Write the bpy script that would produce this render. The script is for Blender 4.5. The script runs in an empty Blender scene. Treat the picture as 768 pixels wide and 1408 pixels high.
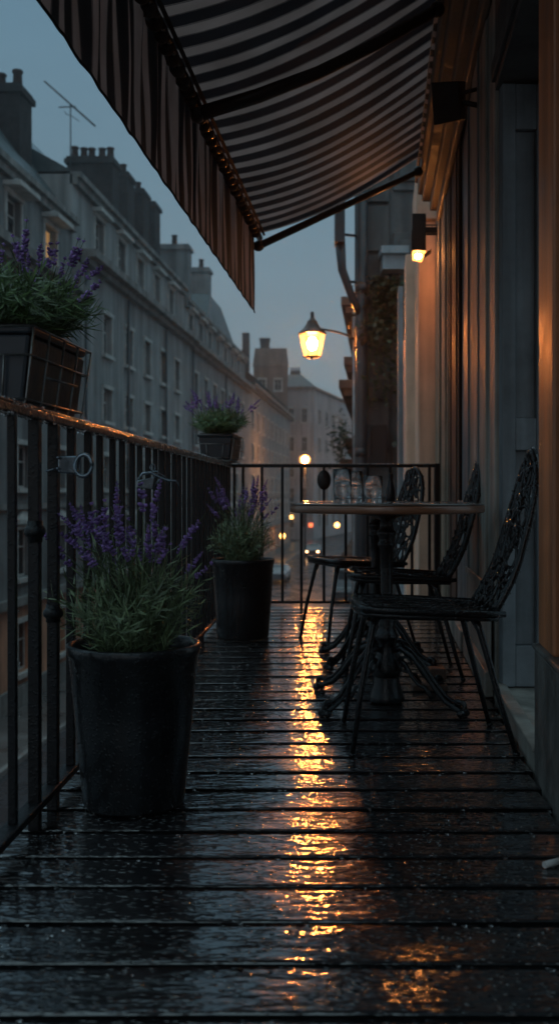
import bpy, math, random
from mathutils import Vector, Matrix
random.seed(7)
R = math.radians
# ------------------------------------------------------------------ camera, world, sun, exposure
scene = bpy.context.scene
col = scene.collection
F = 1350.0; CH = 0.79; HY = 678.0           # focal length in photo pixels, camera height, horizon row
cam_d = bpy.data.cameras.new('camera'); cam = bpy.data.objects.new('camera', cam_d); col.objects.link(cam)
cam.location = (0, 0, CH); cam.rotation_euler = (R(90), 0, 0)
cam_d.sensor_fit = 'HORIZONTAL'; cam_d.sensor_width = 36; cam_d.lens = 36 * F / 768
cam_d.shift_y = -26 / 768; cam_d.clip_start = .05; cam_d.clip_end = 3000
cam_d.dof.use_dof = True; cam_d.dof.focus_distance = 3.2; cam_d.dof.aperture_fstop = 6.3; cam_d.dof.aperture_blades = 7
scene.camera = cam
scene.render.engine = 'CYCLES'
scene.view_settings.view_transform = 'Standard'; scene.view_settings.look = 'None'
scene.view_settings.exposure = 0.0; scene.view_settings.gamma = 1
scene.cycles.use_denoising = True
scene.cycles.sample_clamp_indirect = 6.0; scene.cycles.sample_clamp_direct = 0
scene.cycles.max_bounces = 12; scene.cycles.volume_bounces = 0; scene.cycles.transmission_bounces = 12
scene.cycles.caustics_reflective = True; scene.cycles.caustics_refractive = False
SUN_EL = R(4); SUN_AZ = R(200)
w = bpy.data.worlds.new('World'); scene.world = w; w.use_nodes = True
wn = w.node_tree.nodes; wl = w.node_tree.links
for n in list(wn): wn.remove(n)
out = wn.new('ShaderNodeOutputWorld'); bg = wn.new('ShaderNodeBackground')
sky = wn.new('ShaderNodeTexSky'); sky.sky_type = 'NISHITA'; sky.sun_disc = False
sky.sun_elevation = SUN_EL; sky.sun_rotation = SUN_AZ; sky.air_density = 1.6; sky.dust_density = 2.0; sky.ozone_density = 5.0
tc = wn.new('ShaderNodeTexCoord'); nz = wn.new('ShaderNodeTexNoise'); nz.inputs['Scale'].default_value = 2.2; nz.inputs['Detail'].default_value = 5
mp = wn.new('ShaderNodeMapping'); mp.inputs['Scale'].default_value = (1, 1, 3.0)
sep = wn.new('ShaderNodeSeparateXYZ'); wl.new(tc.outputs['Generated'], sep.inputs[0])
ramp = wn.new('ShaderNodeValToRGB')        # overcast dusk: pale at the horizon, blue above, brightest overhead
for i, (p_, c_) in enumerate([(0, (.27, .315, .345)), (.12, (.215, .285, .33)), (.28, (.155, .245, .305)), (.44, (.125, .225, .3)), (.62, (.26, .42, .52)), (1.0, (.62, .9, 1.0))]):
    e_ = ramp.color_ramp.elements[i] if i < 1 else (ramp.color_ramp.elements[-1] if i == 5 else ramp.color_ramp.elements.new(p_))
    e_.position = p_; e_.color = (*c_, 1)
wl.new(sep.outputs['Z'], ramp.inputs['Fac'])
nr = wn.new('ShaderNodeMapRange'); nr.inputs['To Min'].default_value = 8.2; nr.inputs['To Max'].default_value = 11.8
wl.new(tc.outputs['Generated'], mp.inputs['Vector']); wl.new(mp.outputs['Vector'], nz.inputs['Vector']); wl.new(nz.outputs['Fac'], nr.inputs['Value'])
vm = wn.new('ShaderNodeVectorMath'); vm.operation = 'SCALE'; wl.new(ramp.outputs['Color'], vm.inputs[0]); wl.new(nr.outputs['Result'], vm.inputs['Scale'])
mix = wn.new('ShaderNodeMix'); mix.data_type = 'RGBA'; mix.inputs['Factor'].default_value = .9
wl.new(sky.outputs['Color'], mix.inputs['A']); wl.new(vm.outputs['Vector'], mix.inputs['B'])
wl.new(mix.outputs['Result'], bg.inputs['Color']); bg.inputs['Strength'].default_value = 0.105
wl.new(bg.outputs[0], out.inputs[0])
sd = bpy.data.lights.new('dusk_sun', 'SUN'); sd.energy = .06; sd.angle = R(20); sd.color = (1, .93, .86)
so = bpy.data.objects.new('dusk_sun', sd); col.objects.link(so)
so.rotation_euler = (R(90) - SUN_EL - R(20), 0, R(180) - SUN_AZ)

# ------------------------------------------------------------------ helpers
K = .1022                                    # the wall and the street run this much to the right per metre
KR = .0566                                   # the railing runs a little more askew
def W(off, y, z): return (off + K * y, y, z)
def RX(y): return -.7036 + KR * y
class MB:
    def __init__(s): s.v = []; s.f = []; s.s = []; s.mi = []; s.m = 0
    def add(s, vs, fs, smooth=False):
        b = len(s.v); s.v += [tuple(v) for v in vs]
        for f in fs: s.f.append([b + i for i in f]); s.s.append(smooth); s.mi.append(s.m)
    def hexa(s, c):      # 8 corners, bottom 0-3 ccw, top 4-7
        s.add(c, [(0, 3, 2, 1), (4, 5, 6, 7), (0, 1, 5, 4), (1, 2, 6, 5), (2, 3, 7, 6), (3, 0, 4, 7)])
    def box(s, a0, a1, b0, b1, z0, z1, m=None):
        m = m or (lambda a, b, z: (a, b, z))
        s.hexa([m(a0, b0, z0), m(a1, b0, z0), m(a1, b1, z0), m(a0, b1, z0), m(a0, b0, z1), m(a1, b0, z1), m(a1, b1, z1), m(a0, b1, z1)])
    def tube(s, pts, r, n=8, cap=True, flat=1.0):
        pts = [Vector(p) for p in pts]
        if not isinstance(r, (list, tuple)): r = [r] * len(pts)
        vs = []; fs = []; up = None
        for i, p in enumerate(pts):
            t = (pts[min(i + 1, len(pts) - 1)] - pts[max(i - 1, 0)])
            if t.length < 1e-9: t = Vector((0, 0, 1))
            t.normalize()
            if up is None:
                up = t.cross(Vector((0, 0, 1)) if abs(t.z) < .9 else Vector((1, 0, 0))).normalized()
            else:
                up = (up - t * up.dot(t))
                if up.length < 1e-6: up = t.orthogonal()
                up.normalize()
            bi = t.cross(up)
            for k in range(n):
                a = 2 * math.pi * k / n
                vs.append(p + up * math.cos(a) * r[i] + bi * math.sin(a) * r[i] * flat)
        for i in range(len(pts) - 1):
            for k in range(n):
                k2 = (k + 1) % n; fs.append((i * n + k, i * n + k2, (i + 1) * n + k2, (i + 1) * n + k))
        s.add(vs, fs, True)
        if cap:
            b = len(s.v) - len(vs)
            for ring, rev in ((0, True), (len(pts) - 1, False)):
                idx = [b + ring * n + k for k in range(n)]
                s.f.append(idx[::-1] if rev else idx); s.s.append(False); s.mi.append(s.m)
    def lathe(s, prof, c=(0, 0, 0), n=24, smooth=True):
        vs = []; fs = []
        for r, z in prof:
            for k in range(n):
                a = 2 * math.pi * k / n; vs.append((c[0] + r * math.cos(a), c[1] + r * math.sin(a), c[2] + z))
        for i in range(len(prof) - 1):
            for k in range(n):
                k2 = (k + 1) % n; fs.append((i * n + k, i * n + k2, (i + 1) * n + k2, (i + 1) * n + k))
        s.add(vs, fs, smooth)
    def blob(s, c, r, n=6, m=4, M=None, squash=None):
        c = Vector(c); r = r if isinstance(r, (tuple, list)) else (r, r, r)
        vs = [Vector((0, 0, -r[2]))]; fs = []
        for i in range(1, m):
            ph = -math.pi / 2 + math.pi * i / m
            for k in range(n):
                a = 2 * math.pi * k / n
                vs.append(Vector((r[0] * math.cos(ph) * math.cos(a), r[1] * math.cos(ph) * math.sin(a), r[2] * math.sin(ph))))
        vs.append(Vector((0, 0, r[2])))
        for k in range(n):
            k2 = (k + 1) % n; fs.append((0, 1 + k2, 1 + k)); fs.append((len(vs) - 1, 1 + (m - 2) * n + k, 1 + (m - 2) * n + k2))
            for i in range(m - 2): fs.append((1 + i * n + k, 1 + i * n + k2, 1 + (i + 1) * n + k2, 1 + (i + 1) * n + k))
        if M: vs = [M @ v for v in vs]
        s.add([c + v for v in vs], fs, True)
    def ribbon(s, pts, wd, side):
        vs = []; side = Vector(side).normalized(); n = len(pts)
        for i, p in enumerate(pts):
            ww = wd * math.sin(math.pi * (.12 + .88 * i / (n - 1))) if i < n - 1 else 0
            vs += [Vector(p) - side * ww / 2, Vector(p) + side * ww / 2]
        s.add(vs, [(2 * i, 2 * i + 1, 2 * i + 3, 2 * i + 2) for i in range(n - 1)], True)
    def build(s, name, mats, parent=None, base=None, bevel=0):
        me = bpy.data.meshes.new(name)
        o0 = Vector(base) if base is not None else (parent.matrix_basis.translation if parent else Vector((0, 0, 0)))
        if parent is not None and parent.parent is not None: o0 = o0 + parent.parent.matrix_basis.translation
        me.from_pydata([tuple(Vector(v) - o0) for v in s.v], [], s.f)
        for m in (mats if isinstance(mats, (list, tuple)) else [mats]): me.materials.append(m)
        me.polygons.foreach_set('use_smooth', s.s); me.polygons.foreach_set('material_index', s.mi)
        me.update(); o = bpy.data.objects.new(name, me); col.objects.link(o)
        if parent is not None: o.parent = parent
        elif base is not None: o.location = base
        if bevel:
            b = o.modifiers.new('bevel', 'BEVEL'); b.width = bevel; b.segments = 2; b.limit_method = 'ANGLE'; b.angle_limit = R(40)
        return o
def tag(o, label=None, cat=None, group=None, kind=None):
    if label: o['label'] = label
    if cat: o['category'] = cat
    if group: o['group'] = group
    if kind: o['kind'] = kind
    return o
def thing(name, loc, label, cat, group=None):
    o = bpy.data.objects.new(name, None); col.objects.link(o); o.location = loc; o.empty_display_size = .1
    return tag(o, label, cat, group)
def copy_tree(o, parent=None):
    c = o.copy(); col.objects.link(c); c.parent = parent
    for ch in o.children: copy_tree(ch, c)
    return c

# ------------------------------------------------------------------ materials
def mat(name, c, rough=.6, metal=0, var=.25, vs=6, bump=0, bs=40, rv=.0, isl=0, coat=0, stretch=(1, 1, 1), c2=None, spec=.5, streaks=0, trans=0, drops=0):
    m = bpy.data.materials.new(name); m.use_nodes = True; nt = m.node_tree; n = nt.nodes; l = nt.links
    b = n['Principled BSDF']; b.inputs['Metallic'].default_value = metal; b.inputs['Roughness'].default_value = rough
    b.inputs['Coat Weight'].default_value = coat; b.inputs['Coat Roughness'].default_value = .08; b.inputs['Specular IOR Level'].default_value = spec
    if trans: b.inputs['Subsurface Weight'].default_value = 0
    t = n.new('ShaderNodeTexCoord'); mp = n.new('ShaderNodeMapping'); mp.inputs['Scale'].default_value = stretch
    l.new(t.outputs['Object'], mp.inputs['Vector'])
    no = n.new('ShaderNodeTexNoise'); no.inputs['Scale'].default_value = vs; no.inputs['Detail'].default_value = 6; no.inputs['Roughness'].default_value = .65
    l.new(mp.outputs['Vector'], no.inputs['Vector'])
    rp = n.new('ShaderNodeValToRGB'); e = rp.color_ramp.elements
    lo = tuple(x * (1 - var) for x in c); hi = tuple(min(1, x * (1 + var)) for x in (c2 or c))
    e[0].position = .32; e[0].color = (*lo, 1); e[1].position = .68; e[1].color = (*hi, 1)
    l.new(no.outputs['Fac'], rp.inputs['Fac']); cout = rp.outputs['Color']
    if isl:
        g = n.new('ShaderNodeNewGeometry'); hs = n.new('ShaderNodeHueSaturation'); mr = n.new('ShaderNodeMapRange')
        mr.inputs['To Min'].default_value = 1 - isl; mr.inputs['To Max'].default_value = 1 + isl
        l.new(g.outputs['Random Per Island'], mr.inputs['Value']); l.new(mr.outputs['Result'], hs.inputs['Value']); l.new(cout, hs.inputs['Color']); cout = hs.outputs['Color']
    if streaks:     # vertical weather streaks
        m2 = n.new('ShaderNodeMapping'); m2.inputs['Scale'].default_value = (3, 3, .22); l.new(t.outputs['Object'], m2.inputs['Vector'])
        n2 = n.new('ShaderNodeTexNoise'); n2.inputs['Scale'].default_value = 1.0 * streaks; n2.inputs['Detail'].default_value = 7; l.new(m2.outputs['Vector'], n2.inputs['Vector'])
        r2 = n.new('ShaderNodeValToRGB'); r2.color_ramp.elements[0].position = .38; r2.color_ramp.elements[0].color = (.5, .5, .5, 1); r2.color_ramp.elements[1].position = .6; r2.color_ramp.elements[1].color = (1, 1, 1, 1)
        l.new(n2.outputs['Fac'], r2.inputs['Fac']); mx = n.new('ShaderNodeMix'); mx.data_type = 'RGBA'; mx.blend_type = 'MULTIPLY'; mx.inputs['Factor'].default_value = .8
        l.new(cout, mx.inputs['A']); l.new(r2.outputs['Color'], mx.inputs['B']); cout = mx.outputs['Result']
    l.new(cout, b.inputs['Base Color'])
    if rv:
        mr = n.new('ShaderNodeMapRange'); mr.inputs['From Min'].default_value = .35; mr.inputs['From Max'].default_value = .65
        mr.inputs['To Min'].default_value = max(.02, rough - rv); mr.inputs['To Max'].default_value = rough + rv
        l.new(no.outputs['Fac'], mr.inputs['Value']); l.new(mr.outputs['Result'], b.inputs['Roughness'])
    last = None
    if bump:
        nb = n.new('ShaderNodeTexNoise'); nb.inputs['Scale'].default_value = bs; nb.inputs['Detail'].default_value = 4; l.new(mp.outputs['Vector'], nb.inputs['Vector'])
        bp = n.new('ShaderNodeBump'); bp.inputs['Strength'].default_value = 1; bp.inputs['Distance'].default_value = bump; l.new(nb.outputs['Fac'], bp.inputs['Height']); last = bp
    if drops:
        vo = n.new('ShaderNodeTexVoronoi'); vo.inputs['Scale'].default_value = drops; l.new(t.outputs['Object'], vo.inputs['Vector'])
        r3 = n.new('ShaderNodeMapRange'); r3.interpolation_type = 'SMOOTHSTEP'; r3.inputs['From Min'].default_value = 0; r3.inputs['From Max'].default_value = .42; r3.inputs['To Min'].default_value = 1; r3.inputs['To Max'].default_value = 0
        l.new(vo.outputs['Distance'], r3.inputs['Value']); b2 = n.new('ShaderNodeBump'); b2.inputs['Distance'].default_value = .13 / drops; l.new(r3.outputs['Result'], b2.inputs['Height'])
        if last: l.new(last.outputs['Normal'], b2.inputs['Normal'])
        last = b2
    if last: l.new(last.outputs['Normal'], b.inputs['Normal'])
    return m
def emit(name, c, s, base=(.6, .4, .2)):
    m = bpy.data.materials.new(name); m.use_nodes = True; n = m.node_tree.nodes; l = m.node_tree.links
    b = n['Principled BSDF']; b.inputs['Base Color'].default_value = (*base, 1)
    no = n.new('ShaderNodeTexNoise'); no.inputs['Scale'].default_value = 3; mr = n.new('ShaderNodeMapRange'); mr.inputs['To Min'].default_value = s * .8; mr.inputs['To Max'].default_value = s * 1.2
    l.new(no.outputs['Fac'], mr.inputs['Value']); l.new(mr.outputs['Result'], b.inputs['Emission Strength'])
    b.inputs['Emission Color'].default_value = (*c, 1)
    return m
iron = mat('wet_black_iron', (.006, .0065, .008), .42, var=.5, vs=25, bump=.0012, bs=90, rv=.1, coat=.05, spec=.3, drops=110)
rail_top = mat('wet_rail_iron', (.006, .006, .007), .2, var=.4, vs=30, bump=.002, bs=120, rv=.1, coat=0, spec=.4, drops=60)
cast = mat('wet_cast_iron', (.005, .006, .007), .13, var=.5, vs=30, bump=.0022, bs=120, rv=.06, coat=0, spec=.4, drops=150)
pot_m = mat('black_glazed_pot', (.006, .007, .009), .38, var=.4, vs=9, bump=.0003, bs=30, rv=.12, coat=.25, spec=.5, streaks=6, drops=95)
soil = mat('wet_soil', (.015, .011, .008), .8, var=.5, vs=60, bump=.01, bs=60)
leaf = mat('lavender_leaf', (.17, .22, .11), .5, var=.45, vs=20, isl=.5)
leaf2 = mat('planter_leaf', (.09, .15, .05), .5, var=.45, vs=14, isl=.55)
bud = mat('lavender_bud', (.25, .14, .38), .6, var=.5, vs=60, isl=.5)
stem_m = mat('lavender_stem', (.09, .12, .06), .6, var=.3, vs=20)
wire = mat('galvanised_wire', (.2, .19, .18), .3, .8, var=.3, vs=30)
box_m = mat('planter_dark_plastic', (.01, .017, .025), .4, var=.3, vs=12, bump=.0004, bs=60, coat=.1)
box_wood = mat('planter_worn_side', (.07, .045, .032), .45, var=.7, vs=14, bump=.002, bs=40, stretch=(1, 1, .4))
steel = mat('dull_wet_steel', (.22, .25, .28), .25, .9, var=.3, vs=40, bump=.0006, bs=120)
tabletop_m = mat('table_wood_rim', (.2, .085, .045), .35, var=.4, vs=12, bump=.0004, bs=80, stretch=(.3, .3, 4), coat=.5)
tabletop_t = mat('table_wet_top', (.1, .08, .065), .1, var=.4, vs=12, bump=.0006, bs=60, coat=1, drops=120)
stone = mat('grey_stone_plinth', (.12, .115, .105), .55, var=.4, vs=7, bump=.003, bs=40, streaks=3, rv=.15)
ochre = mat('lamplight_ochre_paint', (.56, .2, .08), .45, var=.25, vs=5, bump=.0015, bs=50, streaks=3, rv=.1)  # warm light on the near pilaster is boosted into this base colour
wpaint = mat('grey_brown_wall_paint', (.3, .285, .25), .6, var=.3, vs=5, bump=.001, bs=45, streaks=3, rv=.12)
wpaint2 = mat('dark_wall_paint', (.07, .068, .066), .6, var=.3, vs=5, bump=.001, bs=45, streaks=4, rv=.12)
greyp = mat('blue_grey_door_paint', (.2, .225, .24), .5, var=.25, vs=6, bump=.0008, bs=50, streaks=4, rv=.1)
beige = mat('beige_trim_paint', (.3, .24, .18), .7, spec=.2, var=.25, vs=6, bump=.001, bs=45, streaks=3)
redwood = mat('dark_red_timber', (.1, .06, .045), .6, spec=.25, var=.35, vs=6, bump=.001, bs=30, stretch=(1, 1, .2), rv=.1)
plaster = mat('lamplight_tinted_plaster', (.72, .5, .37), .7, var=.15, vs=3, bump=.002, bs=30, streaks=2)  # orange tint carries the warm lamplight on the far pilasters
palestone = mat('pale_bluish_stone', (.36, .4, .42), .7, var=.3, vs=2, bump=.004, bs=14, streaks=1.5)
cornm = mat('brown_cornice', (.17, .12, .09), .6, var=.4, vs=9, bump=.003, bs=50, rv=.15)
glassd = mat('dark_window_glass', (.008, .01, .013), .2, spec=.3, var=.3, vs=1.5, bump=.002, bs=2.5)
fac_a = mat('facade_grey', (.2, .21, .21), .8, var=.3, vs=.6, bump=.01, bs=5, streaks=.7, spec=.12)
fac_b = mat('facade_light_grey', (.28, .29, .285), .8, var=.22, vs=.5, bump=.01, bs=5, streaks=.6, spec=.12)
fac_c = mat('facade_mid_grey', (.25, .26, .26), .8, var=.25, vs=.5, bump=.01, bs=5, streaks=.5, spec=.12)
fac_d = mat('facade_brown', (.2, .13, .1), .8, var=.3, vs=.4, streaks=.4, spec=.12)
fac_e = mat('facade_pale_mauve', (.46, .42, .42), .8, var=.2, vs=.3, streaks=.4, spec=.12)
lamplight_tint = mat('lamplight_tinted_ground_floor', (.5, .24, .14), .75, var=.3, vs=.8, bump=.01, bs=4, streaks=1)  # street lamp glow on the opposite ground floors, put into the wall colour
slate = mat('slate_roof', (.045, .065, .07), .4, var=.4, vs=2, bump=.02, bs=6, rv=.15, spec=.25)
zinc = mat('zinc_flashing', (.4, .47, .5), .3, .3, var=.2, vs=2)
corn_s = mat('stone_cornice', (.22, .22, .21), .75, var=.35, vs=1.2, bump=.01, bs=6, streaks=1, spec=.12)
frame_s = mat('stone_window_surround', (.42, .42, .4), .75, var=.3, vs=2, spec=.12)
brickch = mat('dark_chimney_brick', (.03, .028, .028), .8, var=.5, vs=3, bump=.02, bs=9, spec=.12)
clay = mat('clay_chimney_pot', (.05, .03, .025), .8, var=.4, vs=6, spec=.12)
asphalt = mat('wet_asphalt', (.045, .045, .05), .3, var=.4, vs=.5, bump=.01, bs=2.2, rv=.14)
paving = mat('wet_pavement', (.11, .1, .095), .38, var=.35, vs=.9, bump=.008, bs=3, rv=.15)
kerbm = mat('granite_kerb', (.22, .21, .2), .45, var=.3, vs=2)
ivy_m = mat('ivy_leaf', (.035, .06, .03), .45, var=.5, vs=6, isl=.6)
pipe_m = mat('dark_drainpipe', (.025, .03, .035), .4, var=.4, vs=4)
whitep = mat('white_paper', (.5, .48, .46), .6, var=.1)
blackp = mat('matt_black_housing', (.008, .008, .009), .55, var=.3)
carp = mat('dark_car_paint', (.03, .03, .035), .2, var=.2, coat=1)
carp2 = mat('grey_car_paint', (.16, .16, .17), .25, var=.2, coat=1)
rubber = mat('tyre_rubber', (.015, .015, .015), .8, var=.2)
WARM = (1.0, .47, .13)
lamp_hot = emit('street_lantern_glow', (1, .42, .1), 12)
bulb_hot = emit('lantern_bulb', (1, .27, .05), 1500)
lamp_wall = emit('wall_lantern_glow', (1, .42, .12), 45)
lamp_far = emit('far_lamp_glow', (1, .36, .09), 420)
lamp_pane = bpy.data.materials.new('lantern_pane'); lamp_pane.use_nodes = True
_n = lamp_pane.node_tree.nodes; _l = lamp_pane.node_tree.links; _n.remove(_n['Principled BSDF'])
_t = _n.new('ShaderNodeBsdfTransparent'); _e = _n.new('ShaderNodeEmission'); _e.inputs[0].default_value = (1, .33, .06, 1); _e.inputs[1].default_value = 8
_m = _n.new('ShaderNodeMixShader'); _m.inputs[0].default_value = .4; _l.new(_t.outputs[0], _m.inputs[1]); _l.new(_e.outputs[0], _m.inputs[2]); _l.new(_m.outputs[0], _n['Material Output'].inputs[0])
win_warm = emit('warm_lit_window', WARM, .25)
win_warm2 = emit('bright_lit_window', (1, .5, .13), 7)
red_glow = emit('red_signal_glow', (1, .16, .05), 3)
head_glow = emit('headlight_glow', (1, .55, .25), 14)
# clear glass / water
def clear(name, rough=.0, ior=1.45, tint=(1, 1, 1)):
    m = bpy.data.materials.new(name); m.use_nodes = True; b = m.node_tree.nodes['Principled BSDF']
    b.inputs['Base Color'].default_value = (*tint, 1); b.inputs['Roughness'].default_value = rough; b.inputs['Transmission Weight'].default_value = 1; b.inputs['IOR'].default_value = ior
    n = m.node_tree.nodes; no = n.new('ShaderNodeTexNoise'); no.inputs['Scale'].default_value = 60; bp = n.new('ShaderNodeBump'); bp.inputs['Distance'].default_value = .0002
    m.node_tree.links.new(no.outputs['Fac'], bp.inputs['Height']); m.node_tree.links.new(bp.outputs['Normal'], b.inputs['Normal'])
    return m
glass = clear('clear_glass'); water = clear('drinking_water', ior=1.33)
drop_m = clear('rain_drop', .02, 1.33)

# awning cloth: stripes run from the rail up to the wall, woven cloth a little translucent
def cloth(name, ca, cb, period, phase=0, axis='Y', trans=.25):
    m = bpy.data.materials.new(name); m.use_nodes = True; nt = m.node_tree; n = nt.nodes; l = nt.links; b = n['Principled BSDF']
    t = n.new('ShaderNodeTexCoord'); sx = n.new('ShaderNodeSeparateXYZ'); l.new(t.outputs['UV'], sx.inputs[0])
    no = n.new('ShaderNodeTexNoise'); no.inputs['Scale'].default_value = 5; l.new(t.outputs['Object'], no.inputs['Vector'])
    def mth(op, a, bb):
        q = n.new('ShaderNodeMath'); q.operation = op
        for i, x in enumerate((a, bb)):
            if isinstance(x, (int, float)): q.inputs[i].default_value = x
            else: l.new(x, q.inputs[i])
        return q.outputs[0]
    v = mth('ADD', sx.outputs['X'], mth('MULTIPLY', no.outputs['Fac'], .012)); v = mth('FRACT', mth('DIVIDE', mth('ADD', v, 50 + phase), period), 0)
    st = mth('LESS_THAN', v, .5)
    edge = mth('MULTIPLY', mth('GREATER_THAN', v, .46), mth('LESS_THAN', v, .49))     # thin thread line by the stripe edge
    edge2 = mth('MULTIPLY', mth('GREATER_THAN', v, .02), mth('LESS_THAN', v, .05))
    mx = n.new('ShaderNodeMix'); mx.data_type = 'RGBA'; mx.inputs['A'].default_value = (*cb, 1); mx.inputs['B'].default_value = (*ca, 1); l.new(st, mx.inputs['Factor'])
    m2 = n.new('ShaderNodeMix'); m2.data_type = 'RGBA'; m2.inputs['B'].default_value = (*cb, 1); l.new(mth('ADD', edge, edge2), m2.inputs['Factor']); l.new(mx.outputs['Result'], m2.inputs['A'])
    n2 = n.new('ShaderNodeTexNoise'); n2.inputs['Scale'].default_value = 3.5; n2.inputs['Detail'].default_value = 8; l.new(t.outputs['Object'], n2.inputs['Vector'])
    r2 = n.new('ShaderNodeValToRGB'); r2.color_ramp.elements[0].position = .3; r2.color_ramp.elements[0].color = (.6, .58, .56, 1); r2.color_ramp.elements[1].position = .65; r2.color_ramp.elements[1].color = (1, 1, 1, 1); l.new(n2.outputs['Fac'], r2.inputs['Fac'])
    m3 = n.new('ShaderNodeMix'); m3.data_type = 'RGBA'; m3.blend_type = 'MULTIPLY'; m3.inputs['Factor'].default_value = 1; l.new(m2.outputs['Result'], m3.inputs['A']); l.new(r2.outputs['Color'], m3.inputs['B'])
    l.new(m3.outputs['Result'], b.inputs['Base Color']); b.inputs['Roughness'].default_value = .65
    tr = n.new('ShaderNodeBsdfTranslucent'); l.new(m3.outputs['Result'], tr.inputs['Color']); ms = n.new('ShaderNodeMixShader'); ms.inputs[0].default_value = trans
    nb = n.new('ShaderNodeTexNoise'); nb.inputs['Scale'].default_value = 300; bp = n.new('ShaderNodeBump'); bp.inputs['Distance'].default_value = .0006; l.new(nb.outputs['Fac'], bp.inputs['Height']); l.new(bp.outputs['Normal'], b.inputs['Normal'])
    l.new(b.outputs[0], ms.inputs[1]); l.new(tr.outputs[0], ms.inputs[2]); l.new(ms.outputs[0], n['Material Output'].inputs[0])
    return m
canopy_m = cloth('striped_canopy_cloth', (.44, .31, .28), (.022, .02, .024), .165, trans=.3)
valance_m = cloth('striped_valance_cloth', (.5, .32, .28), (.014, .014, .017), .135, trans=.25)

# ------------------------------------------------------------------ wet deck
def second_drops(n, l, m1, prev):
    vo = n.new('ShaderNodeTexVoronoi'); vo.inputs['Scale'].default_value = 42; l.new(m1.outputs['Vector'], vo.inputs['Vector'])
    r3 = n.new('ShaderNodeMapRange'); r3.interpolation_type = 'SMOOTHSTEP'; r3.inputs['From Min'].default_value = .0; r3.inputs['From Max'].default_value = .34; r3.inputs['To Min'].default_value = 1; r3.inputs['To Max'].default_value = 0; l.new(vo.outputs['Distance'], r3.inputs['Value'])
    sp = n.new('ShaderNodeSeparateColor'); l.new(vo.outputs['Color'], sp.inputs[0]); lt = n.new('ShaderNodeMath'); lt.operation = 'LESS_THAN'; lt.inputs[1].default_value = .35; l.new(sp.outputs[1], lt.inputs[0])
    mu = n.new('ShaderNodeMath'); mu.operation = 'MULTIPLY'; l.new(r3.outputs['Result'], mu.inputs[0]); l.new(lt.outputs[0], mu.inputs[1])
    b = n.new('ShaderNodeBump'); b.inputs['Distance'].default_value = DB4; l.new(mu.outputs[0], b.inputs['Height']); l.new(prev.outputs['Normal'], b.inputs['Normal'])
    return b
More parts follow.
